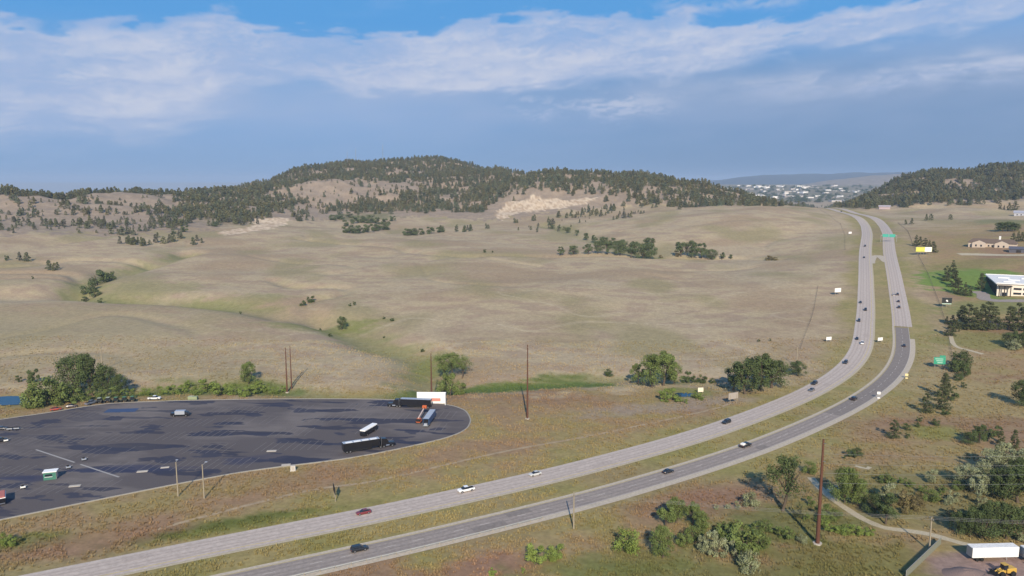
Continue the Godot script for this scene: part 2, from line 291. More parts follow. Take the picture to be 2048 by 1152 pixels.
func make_ground() -> void:
	var half := steps(0.0, 24000.0, func(v): return 3.0 if v < 280.0 else (3.0 + (v - 280.0) * 0.011 if v < 2400.0 else v * 0.25))
	var xs := PackedFloat32Array()
	for i in range(half.size() - 1, 0, -1):
		xs.append(-half[i])
	xs.append_array(half)
	var far := steps(150.0, 24000.0, func(v): return 2.4 if v < 420.0 else (2.4 + (v - 420.0) * 0.0075 if v < 2500.0 else v * 0.12))
	var zs := PackedFloat32Array([-9000.0, -2500.0, -700.0, -200.0, 0.0, 60.0, 110.0])
	zs.append_array(far)
	var nx := xs.size()
	var nz := zs.size()
	var pos := PackedVector3Array()
	var nor := PackedVector3Array()
	var col := PackedColorArray()
	pos.resize(nx * nz)
	nor.resize(nx * nz)
	col.resize(nx * nz)
	for j in nz:
		for i in nx:
			pos[j * nx + i] = Vector3(xs[i], height(xs[i], -zs[j]), -zs[j])
	for j in nz:
		for i in nx:
			var at := j * nx + i
			var dx := pos[j * nx + mini(i + 1, nx - 1)] - pos[j * nx + maxi(i - 1, 0)]
			var dz := pos[mini(j + 1, nz - 1) * nx + i] - pos[maxi(j - 1, 0) * nx + i]
			nor[at] = dx.cross(dz).normalized()
			if nor[at].y < 0.0:
				nor[at] = -nor[at]
			var p := pos[at]
			col[at] = cover(p.x, p.z) if p.z < 0.0 else Color(0.22, 0.16, 0.09)
	var index := PackedInt32Array()
	index.resize((nx - 1) * (nz - 1) * 6)
	var k := 0
	for j in nz - 1:
		for i in nx - 1:
			var q := j * nx + i
			for v in [q, q + nx, q + 1, q + 1, q + nx, q + nx + 1]:
				index[k] = v
				k += 1
	var arrays := []
	arrays.resize(Mesh.ARRAY_MAX)
	arrays[Mesh.ARRAY_VERTEX] = pos
	arrays[Mesh.ARRAY_NORMAL] = nor
	arrays[Mesh.ARRAY_COLOR] = col
	arrays[Mesh.ARRAY_INDEX] = index
	var mesh := ArrayMesh.new()
	mesh.add_surface_from_arrays(Mesh.PRIMITIVE_TRIANGLES, arrays)
	var o := solid("ground", mesh, M.grass, self)
	o.set_meta("kind", "structure")
	o.set_meta("label", "dry tan rangeland with green creek bottoms rising to the wooded hills")

# ---------------------------------------------------------------- helpers
func numbered(called: String) -> String:
	var n: int = used.get(called, -1) + 1
	used[called] = n
	return called if n == 0 else "%s_%03d" % [called, n]

func solid(called: String, mesh: Mesh, material: Material, parent: Node) -> MeshInstance3D:
	var o := MeshInstance3D.new()
	o.mesh = mesh
	o.material_override = material
	o.name = numbered(called) if parent == self else called
	parent.add_child(o, true)
	return o

func thing(called: String, label: String, category: String, at: Vector3, turn := 0.0, group := "") -> Node3D:
	var o := Node3D.new()
	o.name = numbered(called)
	add_child(o)
	o.position = at
	o.rotation.y = turn
	tag(o, label, category, group)
	return o

func tag(o: Node, label: String, category: String, group := "") -> void:
	o.set_meta("label", label)
	o.set_meta("category", category)
	if group:
		o.set_meta("group", group)

func copy(source: Node3D, label: String, group := "") -> Node3D:
	var o: Node3D = source.duplicate()
	o.name = numbered(source.get_meta("base_name"))
	add_child(o)
	o.set_meta("label", label)
	if group:
		o.set_meta("group", group)
	return o

func start() -> SurfaceTool:
	var st := SurfaceTool.new()
	st.begin(Mesh.PRIMITIVE_TRIANGLES)
	return st

func done(st: SurfaceTool) -> ArrayMesh:
	st.generate_normals()
	return st.commit()

func quad(st: SurfaceTool, a: Vector3, b: Vector3, c: Vector3, d: Vector3) -> void:
	st.set_smooth_group(-1)
	for v in [a, b, c, a, c, d]:
		st.add_vertex(v)

func box(st: SurfaceTool, middle: Vector3, size: Vector3, chamfer := 0.0, turn := Basis.IDENTITY) -> void:
	var s := size / 2.0
	var k := minf(chamfer, minf(s.x, minf(s.y, s.z)) * 0.9)
	var rings := [[-s.y, k], [-s.y + k, 0.0], [s.y - k, 0.0], [s.y, k]] if k > 0.0 else [[-s.y, 0.0], [s.y, 0.0]]
	var loops := []
	for r in rings:
		var x: float = s.x - r[1]
		var z: float = s.z - r[1]
		var p := []
		if k > 0.0:
			var q: float = k if r[1] == 0.0 else k * 0.5
			p = [Vector3(x - q, r[0], z), Vector3(x, r[0], z - q), Vector3(x, r[0], -z + q), Vector3(x - q, r[0], -z), Vector3(-x + q, r[0], -z), Vector3(-x, r[0], -z + q), Vector3(-x, r[0], z - q), Vector3(-x + q, r[0], z)]
		else:
			p = [Vector3(x, r[0], z), Vector3(x, r[0], -z), Vector3(-x, r[0], -z), Vector3(-x, r[0], z)]
		loops.append(p.map(func(v): return turn * v + middle))
	skin(st, loops, true)

func skin(st: SurfaceTool, loops: Array, caps: bool, smooth := false) -> void:
	# joins rings of points that run round an axis, first ring to last
	st.set_smooth_group(1 if smooth else -1)
	for i in loops.size() - 1:
		var n: int = loops[i].size()
		for k in n:
			var a: Vector3 = loops[i][k]
			var b: Vector3 = loops[i][(k + 1) % n]
			var c: Vector3 = loops[i + 1][(k + 1) % n]
			var d: Vector3 = loops[i + 1][k]
			for v in [a, c, b, a, d, c]:
				st.add_vertex(v)
	if caps:
		st.set_smooth_group(-1)
		for e in [[loops[0], true], [loops[-1], false]]:
			var p: Array = e[0]
			for k in range(1, p.size() - 1):
				for v in ([p[0], p[k], p[k + 1]] if e[1] else [p[0], p[k + 1], p[k]]):
					st.add_vertex(v)

func tube(st: SurfaceTool, points: Array, radii: Array, sides := 6, caps := true) -> void:
	var loops := []
	for i in points.size():
		var dir: Vector3 = (points[mini(i + 1, points.size() - 1)] - points[maxi(i - 1, 0)]).normalized()
		var u := dir.cross(Vector3.RIGHT if absf(dir.x) < 0.8 else Vector3.FORWARD).normalized()
		var v := dir.cross(u)
		var ring := []
		for k in sides:
			var t := -TAU * k / sides
			ring.append(points[i] + (u * cos(t) + v * sin(t)) * radii[i])
		loops.append(ring)
	skin(st, loops, caps, sides > 4)

func bar(a: Vector3, b: Vector3, r0: float, r1: float, sides := 6) -> ArrayMesh:
	var st := start()
	tube(st, [a, b], [r0, r1], sides)
	return done(st)

func block(middle: Vector3, size: Vector3, chamfer := 0.0, turn := Basis.IDENTITY) -> ArrayMesh:
	var st := start()
	box(st, middle, size, chamfer, turn)
	return done(st)

func paint(color: Color, rough := 0.5, metal := 0.0, coat := 0.0) -> StandardMaterial3D:
	var m := StandardMaterial3D.new()
	m.albedo_color = color.linear_to_srgb()
	m.roughness = rough
	m.metallic = metal
	m.metallic_specular = 0.5 if rough < 0.78 else 0.3
	if coat > 0.0:
		m.clearcoat_enabled = true
		m.clearcoat = coat
		m.clearcoat_roughness = 0.08
	return m

func speckle(frequency: float, octaves: int, dark: float, light: float, number: int, side := 512) -> NoiseTexture2D:
	var t := NoiseTexture2D.new()
	var n := FastNoiseLite.new()
	n.noise_type = FastNoiseLite.TYPE_SIMPLEX_SMOOTH
	n.frequency = frequency
	n.fractal_octaves = octaves
	n.fractal_gain = 0.62
	n.seed = number
	var g := Gradient.new()
	g.set_color(0, Color(dark, dark, dark))
	g.set_color(1, Color(light, light, light))
	t.width = side
	t.height = side
	t.seamless = true
	t.noise = n
	t.color_ramp = g
	return t

func grained(m: StandardMaterial3D, metres: float, texture: Texture2D) -> StandardMaterial3D:
	m.albedo_texture = texture
	m.uv1_triplanar = true
	m.uv1_world_triplanar = true
	m.uv1_scale = Vector3.ONE / metres
	return m

func make_materials() -> void:
	var g := paint(Color(1, 1, 1), 0.95)
	g.metallic_specular = 0.2
	g.vertex_color_use_as_albedo = true
	grained(g, 173.0, speckle(0.014, 7, 0.86, 1.02, 3, 2048))
	g.detail_enabled = true
	g.detail_blend_mode = BaseMaterial3D.BLEND_MODE_MUL
	g.detail_uv_layer = BaseMaterial3D.DETAIL_UV_2
	g.uv2_triplanar = true
	g.uv2_world_triplanar = true
	g.uv2_scale = Vector3.ONE / 47.0
	g.detail_albedo = speckle(0.022, 6, 0.86, 1.02, 8, 1024)
	M.grass = g
	var worn := speckle(0.02, 6, 0.84, 1.0, 5, 512)
	M.concrete_road = grained(paint(Color(0.52, 0.440, 0.380), 0.9), 23.0, worn)
	M.asphalt_road = grained(paint(Color(0.330, 0.282, 0.248), 0.9), 19.0, worn)
	M.fresh_asphalt = grained(paint(Color(0.250, 0.215, 0.190), 0.9), 19.0, worn)
	M.shoulder = grained(paint(Color(0.52, 0.445, 0.345), 0.95), 13.0, worn)
	M.kerb = grained(paint(Color(0.36, 0.335, 0.285), 0.9), 9.0, worn)
	M.track = grained(paint(Color(0.50, 0.43, 0.30), 0.95), 9.0, worn)
	M.gravel = grained(paint(Color(0.30, 0.215, 0.185), 0.95), 7.0, speckle(0.05, 5, 0.68, 1.0, 15, 512))
	M.line = paint(Color(0.47, 0.44, 0.41), 0.85)
	M.faded_line = paint(Color(0.160, 0.147, 0.142), 0.85)
	M.yellow_line = paint(Color(0.50, 0.40, 0.15), 0.8)
	M.white = paint(Color(0.80, 0.79, 0.76), 0.45)
	M.office_wall = grained(paint(Color(0.86, 0.77, 0.66), 0.8), 5.0, worn)
	M.worn_concrete = grained(paint(Color(0.455, 0.382, 0.330), 0.9), 17.0, worn)
	M.worn_asphalt = grained(paint(Color(0.287, 0.245, 0.217), 0.9), 17.0, worn)
	M.cream = grained(paint(Color(0.62, 0.52, 0.42), 0.8), 5.0, worn)
	M.roof_white = grained(paint(Color(0.80, 0.79, 0.76), 0.8), 9.0, worn)
	M.brown_roof = grained(paint(Color(0.17, 0.125, 0.095), 0.85), 6.0, worn)
	M.dark_glass = paint(Color(0.018, 0.022, 0.030), 0.08)
	M.black = paint(Color(0.008, 0.008, 0.011), 0.35, 0.0, 0.5)
	M.rubber = paint(Color(0.02, 0.02, 0.02), 0.9)
	M.chrome = paint(Color(0.55, 0.56, 0.58), 0.3, 0.9)
	M.steel = paint(Color(0.40, 0.40, 0.38), 0.55, 0.4)
	M.rust = grained(paint(Color(0.135, 0.062, 0.040), 0.85), 2.0, worn)
	M.wood_pole = grained(paint(Color(0.36, 0.31, 0.225), 0.9), 2.0, worn)
	M.concrete = grained(paint(Color(0.52, 0.47, 0.40), 0.9), 4.0, worn)
	M.wire = paint(Color(0.30, 0.29, 0.27), 0.5, 0.5)
	M.bark = paint(Color(0.105, 0.080, 0.058), 0.95)
	M.pale_bark = paint(Color(0.27, 0.25, 0.21), 0.95)
	M.sign_green = paint(Color(0.030, 0.285, 0.175), 0.5)
	M.sign_back = paint(Color(0.34, 0.30, 0.26), 0.6)
	M.sign_dark = paint(Color(0.035, 0.030, 0.028), 0.8)
	M.orange = paint(Color(0.45, 0.105, 0.035), 0.5)
	M.red = paint(Color(0.42, 0.06, 0.035), 0.45)
	M.yellow = paint(Color(0.50, 0.31, 0.055), 0.5)
	M.lime = paint(Color(0.55, 0.56, 0.09), 0.5)
	M.blue = paint(Color(0.035, 0.085, 0.19), 0.4, 0.0, 0.3)
	M.silver = paint(Color(0.42, 0.45, 0.50), 0.4, 0.3)
	M.booth_green = paint(Color(0.045, 0.17, 0.12), 0.6)
	M.farm_green = paint(Color(0.07, 0.17, 0.08), 0.5)
	M.pale_green = paint(Color(0.30, 0.34, 0.26), 0.6)
	M.screen = grained(paint(Color(0.24, 0.245, 0.19), 0.9), 3.0, worn)
	M.rock = grained(paint(Color(0.47, 0.37, 0.255), 0.95), 9.0, speckle(0.04, 5, 0.6, 1.0, 17, 512))
	var water := paint(Color(0.012, 0.030, 0.050), 0.06)
	M.water = water
	for k in [["leaf", Color(0.110, 0.142, 0.044)], ["dark_leaf", Color(0.066, 0.088, 0.033)], ["bright_leaf", Color(0.145, 0.190, 0.048)], ["silver_leaf", Color(0.205, 0.222, 0.130)], ["needle", Color(0.062, 0.071, 0.031)], ["hill_needle", Color(0.084, 0.094, 0.054)], ["hill_olive", Color(0.104, 0.108, 0.052)], ["hill_grey", Color(0.088, 0.088, 0.066)], ["hill_leaf", Color(0.082, 0.104, 0.046)], ["dry_leaf", Color(0.150, 0.125, 0.060)]]:
		var m := paint(k[1] * 1.35, 0.75)
		m.vertex_color_use_as_albedo = true
		m.metallic_specular = 0.25
		m.backlight_enabled = true
		m.backlight = Color(0.30, 0.34, 0.12)
		M[k[0]] = m

# ---------------------------------------------------------------- plants
func leaf(st: SurfaceTool, at: Vector3, out: Vector3, size: float, r: RandomNumberGenerator) -> void:
	var n := (out + Vector3(r.randf_range(-1, 1), r.randf_range(-0.6, 1.2), r.randf_range(-1, 1)) * 0.9).normalized()
	var u := n.cross(Vector3(r.randf_range(-1, 1), r.randf_range(-1, 1), r.randf_range(-1, 1))).normalized() * size
	var v := n.cross(u) * r.randf_range(0.45, 0.8)
	st.set_smooth_group(-1)
	var p := [at - u, at + v + u * 0.15, at + u * 1.05, at - v - u * 0.1]
	for k in [0, 1, 2, 0, 2, 3]:
		st.add_vertex(p[k])

func broad_crown(number: int, low: float, wide: float, count: int, leaf_size: float, lumps: int, loose := 0.0) -> ArrayMesh:
	# a crown of leaf sprays gathered in uneven lumps; unit height 1 at the top of the tree, low = where the crown begins
	var r := RandomNumberGenerator.new()
	r.seed = number
	var st := start()
	var balls := []
	for i in lumps:
		var t := r.randf()
		var y := lerpf(low + 0.06, 0.90, t)
		var belly := sqrt(maxf(0.0, 1.0 - pow((y - lerpf(low, 1.0, 0.42)) / (0.60 * (1.0 - low)), 2.0)))
		var a := r.randf() * TAU
		var rad := wide * belly * sqrt(r.randf()) * 0.78
		balls.append([Vector3(cos(a) * rad, y, sin(a) * rad), wide * r.randf_range(0.26, 0.46) * lerpf(1.0, 0.62, t), r.randf_range(0.62, 1.24)])
	for i in count:
		var b: Array = balls[r.randi() % lumps]
		var dir := Vector3(r.randfn(), r.randfn() * 0.85, r.randfn()).normalized()
		var at: Vector3 = b[0] + dir * b[1] * (pow(r.randf(), 0.4) + loose * r.randf())
		if at.y < low * 0.75:
			continue
		var s: float = b[2] * r.randf_range(0.82, 1.18)
		st.set_color(Color(s * r.randf_range(0.94, 1.1), s, s * r.randf_range(0.8, 1.05)))
		leaf(st, at, dir, leaf_size * r.randf_range(0.6, 1.25), r)
	return done(st)

func limbs(number: int, low: float, wide: float, thick: float, many: int) -> ArrayMesh:
	var r := RandomNumberGenerator.new()
	r.seed = number
	var st := start()
	var lean := Vector3(r.randf_range(-0.05, 0.05), 0, r.randf_range(-0.05, 0.05))
	var fork := Vector3(0, maxf(low, 0.12), 0) + lean
	tube(st, [Vector3(0, -0.06, 0), Vector3(0, 0.02, 0), fork * 0.55, fork], [thick * 1.5, thick * 1.25, thick, thick * 0.85], 7)
	for i in many:
		var a := TAU * (i + r.randf() * 0.7) / many
		var reach := wide * r.randf_range(0.45, 0.8)
		var tip := Vector3(cos(a) * reach, r.randf_range(0.55, 0.88), sin(a) * reach)
		var knee := fork.lerp(tip, 0.45) + Vector3(0, 0.05, 0)
		tube(st, [fork * 0.9, knee, tip], [thick * 0.6, thick * 0.38, thick * 0.1], 5, false)
	return done(st)

func pine_crown(number: int, low: float, wide: float, count: int, leaf_size: float, blunt: float) -> ArrayMesh:
	var r := RandomNumberGenerator.new()
	r.seed = number
	var st := start()
	var tiers := 9
	var ring := []
	for i in tiers:
		var t := (i + r.randf_range(-0.2, 0.2)) / (tiers - 1.0)
		for k in 5:
			var a := r.randf() * TAU
			var reach := wide * pow(1.0 - t * 0.93, blunt) * r.randf_range(0.35, 0.95)
			ring.append([Vector3(cos(a) * reach, lerpf(low, 0.95, t) - reach * 0.1, sin(a) * reach), wide * r.randf_range(0.2, 0.34) * (1.15 - 0.6 * t), r.randf_range(0.75, 1.2)])
	for i in count:
		var b: Array = ring[r.randi() % ring.size()]
		var dir := Vector3(r.randfn(), r.randfn() * 0.6, r.randfn()).normalized()
		var at: Vector3 = b[0] + dir * b[1] * pow(r.randf(), 0.45)
		var s: float = b[2] * r.randf_range(0.8, 1.2)
		st.set_color(Color(s * r.randf_range(0.95, 1.12), s, s * r.randf_range(0.8, 1.05)))
		leaf(st, at, (dir + Vector3.UP * 0.3).normalized(), leaf_size * r.randf_range(0.6, 1.2), r)
	for k in 5:
		st.set_color(Color(1, 1, 1))
		leaf(st, Vector3(0, 0.95 + 0.012 * k, 0), Vector3.UP, leaf_size * 0.6, r)
	return done(st)

var crowns := {}
var stems := {}

func make_plants() -> void:
	crowns.broad = [broad_crown(1, 0.16, 0.44, 5200, 0.020, 24), broad_crown(2, 0.12, 0.50, 5400, 0.020, 30), broad_crown(3, 0.22, 0.38, 4600, 0.020, 18), broad_crown(4, 0.10, 0.58, 5800, 0.020, 36), broad_crown(31, 0.18, 0.46, 4200, 0.021, 14), broad_crown(32, 0.14, 0.42, 5000, 0.020, 42)]
	stems.broad = [limbs(1, 0.20, 0.40, 0.028, 6), limbs(2, 0.16, 0.46, 0.030, 7), limbs(3, 0.25, 0.34, 0.026, 5), limbs(4, 0.14, 0.52, 0.032, 8), limbs(31, 0.22, 0.42, 0.028, 6), limbs(32, 0.18, 0.38, 0.027, 7)]
	crowns.open = [broad_crown(5, 0.36, 0.46, 3000, 0.018, 24, 0.35), broad_crown(6, 0.38, 0.40, 2600, 0.018, 18, 0.35)]
	stems.open = [limbs(5, 0.40, 0.42, 0.024, 9), limbs(6, 0.36, 0.38, 0.024, 8)]
	crowns.bush = [broad_crown(7, 0.03, 0.62, 2000, 0.040, 16), broad_crown(8, 0.02, 0.80, 2200, 0.042, 22), broad_crown(9, 0.03, 0.55, 1700, 0.040, 11), broad_crown(33, 0.02, 0.70, 1700, 0.042, 9)]
	stems.bush = [limbs(7, 0.10, 0.5, 0.03, 6), limbs(8, 0.08, 0.6, 0.03, 7), limbs(9, 0.10, 0.5, 0.03, 5), limbs(33, 0.08, 0.55, 0.03, 6)]
	crowns.pine = [pine_crown(11, 0.10, 0.30, 3000, 0.022, 0.75), pine_crown(12, 0.08, 0.36, 3200, 0.023, 0.6), pine_crown(13, 0.14, 0.26, 2600, 0.022, 0.9)]
	stems.pine = [bar(Vector3(0, -0.08, 0), Vector3(0, 0.92, 0), 0.024, 0.006, 6), bar(Vector3(0, -0.08, 0), Vector3(0, 0.92, 0), 0.026, 0.006, 6), bar(Vector3(0, -0.08, 0), Vector3(0, 0.92, 0), 0.022, 0.006, 6)]
	crowns.hill = [pine_crown(21, 0.14, 0.36, 250, 0.080, 0.55), pine_crown(22, 0.10, 0.40, 270, 0.082, 0.45), pine_crown(23, 0.18, 0.32, 220, 0.080, 0.7)]
	stems.hill = [bar(Vector3(0, -0.25, 0), Vector3(0, 0.9, 0), 0.03, 0.008, 5)]

func plant(called: String, kind: String, shape: int, leaves: String, at: Vector3, stretch: float, label: String, category: String, group: String, bark := "bark") -> Node3D:
	# at = x, z and height in metres
	var o := thing(called, label, category, ground_at(Vector2(at.x, at.y)), rng.randf() * TAU, group)
	var i: int = shape % crowns[kind].size()
	var trunk := solid("trunk" if kind != "bush" else "stem", stems[kind][i % stems[kind].size()], M[bark], o)
	var crown := solid("crown" if kind != "bush" else "foliage", crowns[kind][i], M[leaves], o)
	for p in [trunk, crown]:
		p.scale = Vector3(stretch * rng.randf_range(0.93, 1.07), 1.0, stretch * rng.randf_range(0.93, 1.07)) * at.z
	return o

func plants(called: String, kind: String, leaves: String, spots: Array, stretch: float, label: String, category: String, group: String, bark := "bark") -> void:
	var order := range(spots.size())
	order.sort_custom(func(a, b): return spots[a].z > spots[b].z)
	for i in spots.size():
		var told := label
		if spots.size() > 1 and spots.size() < 7 and label.split(" ").size() < 15:
			var rank := order.find(i)
			told += ", shortest" if rank == spots.size() - 1 else ", " + ["tallest", "second tallest", "third tallest", "fourth tallest", "fifth tallest"][rank]
		plant(called, kind, i + spots.size(), leaves, spots[i], stretch * rng.randf_range(0.9, 1.12), told, category, group, bark)

# ---------------------------------------------------------------- roads and paving
var path := PackedVector2Array()
var tracks := []

func make_path() -> void:
	var curve := Curve2D.new()
	curve.bake_interval = 5.0
	for i in HIGHWAY.size():
		var tangent: Vector2 = (HIGHWAY[mini(i + 1, HIGHWAY.size() - 1)] - HIGHWAY[maxi(i - 1, 0)]) / 6.0
		curve.add_point(HIGHWAY[i], -tangent, tangent)
	path = curve.get_baked_points()
	var k := 0
	for i in 177:
		var z := -10.0 * i
		while k < path.size() - 2 and path[k + 1].y > z:
			k += 1
		road_x.append(lerpf(path[k].x, path[k + 1].x, clampf((z - path[k].y) / (path[k + 1].y - path[k].y), -4.0, 1.0)))

func heading(i: int) -> Vector2:
	return (path[mini(i + 1, path.size() - 1)] - path[maxi(i - 1, 0)]).normalized()

func strip(o0: float, o1: float, near_z: float, far_z: float, lift: float) -> ArrayMesh:
	# a band of the highway between two distances east of the central reserve
	var st := start()
	var rows := []
	for i in path.size():
		if path[i].y > near_z or path[i].y < far_z:
			continue
		var t := heading(i)
		var row := []
		for k in 4:
			var p := path[i] + Vector2(-t.y, t.x) * lerpf(o0, o1, k / 3.0)
			row.append(ground_at(p) + Vector3(0, lift, 0))
		rows.append(row)
	st.set_smooth_group(0)
	for i in rows.size() - 1:
		for k in 3:
			for v in [rows[i][k], rows[i + 1][k], rows[i + 1][k + 1], rows[i][k], rows[i + 1][k + 1], rows[i][k + 1]]:
				st.add_vertex(v)
	return done(st)

func trail(points: Array, width: float, lift: float) -> ArrayMesh:
	var curve := Curve2D.new()
	curve.bake_interval = 3.0
	for i in points.size():
		var tangent: Vector2 = (points[mini(i + 1, points.size() - 1)] - points[maxi(i - 1, 0)]) / 6.0
		curve.add_point(points[i], -tangent, tangent)
	var c := curve.get_baked_points()
	if width > 1.55:
		tracks.append([c, width])
	var st := start()
	st.set_smooth_group(0)
	var rows := []
	for i in c.size():
		var t := (c[mini(i + 1, c.size() - 1)] - c[maxi(i - 1, 0)]).normalized()
		var wide := width * (1.0 + 0.18 * tint_c.get_noise_2d(c[i].x * 2.0, c[i].y * 2.0))
		var row := []
		for k in 3:
			row.append(ground_at(c[i] + Vector2(-t.y, t.x) * wide * (k - 1) / 2.0) + Vector3(0, lift, 0))
		rows.append(row)
	for i in rows.size() - 1:
		for k in 2:
			for v in [rows[i][k], rows[i + 1][k], rows[i + 1][k + 1], rows[i][k], rows[i + 1][k + 1], rows[i][k + 1]]:
				st.add_vertex(v)
	return done(st)

func structure(called: String, mesh: Mesh, material: Material, label: String) -> MeshInstance3D:
	var o := solid(called, mesh, material, self)
	o.set_meta("kind", "structure")
	o.set_meta("label", label)
	return o

func dashes(road: Node, offset: float) -> void:
	var mesh := block(Vector3.ZERO, Vector3(3.2, 0.012, 0.16))
	var i := 0
	while i < path.size() and path[i].y > -680.0:
		if path[i].y < -150.0:
			var t := heading(i)
			var o := solid("lane_marking", mesh, M.line, road)
			var p := path[i] + Vector2(-t.y, t.x) * offset
			o.position = ground_at(p) + Vector3(0, 0.165, 0)
			var ahead := ground_at(p + t * 3.0) - ground_at(p - t * 3.0)
			o.basis = Basis(ahead.normalized(), Vector3.UP, ahead.normalized().cross(Vector3.UP)).orthonormalized()
		i += 2 if i % 5 == 0 else 3

func make_roads() -> void:
	var west := structure("road", strip(-17.4, -6.0, 0.0, -1750.0, 0.13), M.concrete_road, "pale concrete carriageway of the highway on the rangeland side of the central reserve")
	solid("shoulder", strip(-6.0, -4.9, 0.0, -1750.0, 0.10), M.track, west)
	solid("edge_line", strip(-16.6, -16.35, -100.0, -1400.0, 0.17), M.line, west)
	solid("edge_line", strip(-7.6, -7.35, -100.0, -1400.0, 0.17), M.yellow_line, west)
	dashes(west, -12.0)
	for x in [-15.1, -13.3, -10.7, -8.9]:
		solid("wheel_track", strip(x - 0.38, x + 0.38, 0.0, -1400.0, 0.145), M.worn_concrete, west)
	var east := structure("road", strip(6.8, 15.2, 0.0, -335.0, 0.13), M.asphalt_road, "grey asphalt carriageway of the highway on the works yard side of the central reserve")
	solid("new_surface", strip(6.8, 15.2, -334.0, -506.0, 0.135), M.fresh_asphalt, east)
	solid("old_surface", strip(5.6, 17.6, -506.0, -1750.0, 0.13), M.concrete_road, east)
	solid("shoulder", strip(5.4, 6.8, 0.0, -510.0, 0.12), M.shoulder, east)
	solid("shoulder", strip(15.2, 17.9, 0.0, -480.0, 0.12), M.shoulder, east)
	solid("edge_line", strip(15.0, 15.2, -100.0, -1400.0, 0.17), M.line, east)
	solid("edge_line", strip(7.0, 7.2, -100.0, -1400.0, 0.17), M.yellow_line, east)
	dashes(east, 11.0)
	for x in [8.0, 9.8, 12.2, 14.0]:
		solid("wheel_track", strip(x - 0.38, x + 0.38, 0.0, -333.0, 0.145), M.worn_asphalt, east)
		solid("wheel_track", strip(x - 0.38, x + 0.38, -506.0, -1400.0, 0.145), M.worn_concrete, east)
	var repair := block(Vector3.ZERO, Vector3(7.0, 0.010, 3.3))
	var mend := RandomNumberGenerator.new()
	mend.seed = 31
	for k in 16:
		var i := mend.randi_range(90, 240)
		var t := heading(i)
		var lane: float = [-14.2, -9.8, 8.9, 13.1][mend.randi() % 4]
		var p := path[i] + Vector2(-t.y, t.x) * lane
		var o := solid("repair_patch", repair, M.worn_concrete if lane < 0.0 else M.fresh_asphalt, west if lane < 0.0 else east)
		o.position = ground_at(p) + Vector3(0, 0.152 + 0.001 * k, 0)
		var ahead := (ground_at(p + t * 4.0) - ground_at(p - t * 4.0)).normalized()
		o.basis = Basis(ahead, Vector3.UP, ahead.cross(Vector3.UP)).orthonormalized() * Basis.from_scale(Vector3(mend.randf_range(0.3, 1.6), 1, 1))
	structure("road", trail([Vector2(350.9, -738), Vector2(365.6, -766.6), Vector2(375.8, -780.8), Vector2(376.3, -770.9), Vector2(367, -740.2)], 7.0, 0.11), M.shoulder, "pale turning loop across the central reserve")
	structure("path", trail([Vector2(104.3, -253.2), Vector2(103.8, -243.2), Vector2(104.4, -234.3), Vector2(105.9, -226), Vector2(107.7, -219.6), Vector2(111.2, -214.2), Vector2(116.3, -212.5), Vector2(122.3, -209.9), Vector2(126.1, -206.5), Vector2(131.1, -202.9), Vector2(144, -201.4), Vector2(190, -199)], 2.6, 0.06), M.track, "pale earth path winding between the bushes to the works yard")
	structure("path", trail([Vector2(281.7, -478.8), Vector2(272.4, -460.2), Vector2(269.3, -448.9), Vector2(272.3, -441.9), Vector2(275.2, -433.9)], 2.6, 0.08), M.track, "pale footpath below the row of pines by the office")
	structure("path", trail([Vector2(124.6, -264.1), Vector2(127.7, -261.2), Vector2(129.5, -263.1)], 1.6, 0.08), M.track, "short pale strip of bare path in the grass above the bushes")
	structure("path", trail([Vector2(-106.9, -212.2), Vector2(-70.4, -240.3), Vector2(-45.7, -251), Vector2(-4.6, -278), Vector2(36, -299.5), Vector2(89.7, -332.8), Vector2(105.2, -347.3)], 1.5, 0.05), M.faint, "faint vehicle track along the slope between car park and highway")
	structure("road", trail([Vector2(372.1, -602.7), Vector2(371, -591.7), Vector2(362.6, -572.1), Vector2(382.9, -560.9), Vector2(470, -545)], 9.0, 0.12), M.asphalt_road, "grey access road in front of the cream office building")
	structure("road", trail([Vector2(447.2, -756.9), Vector2(461, -753.3), Vector2(494.6, -730.8), Vector2(522.2, -721)], 12.0, 0.12), M.track, "pale gravel drive below the cream house with the brown roof")
	structure("road", trail([Vector2(105.6, -240.3), Vector2(108.9, -244.5), Vector2(112.6, -245.8), Vector2(114.1, -244.5)], 3.0, 0.08), M.track, "pale bare patch of track beside the tall steel pole")

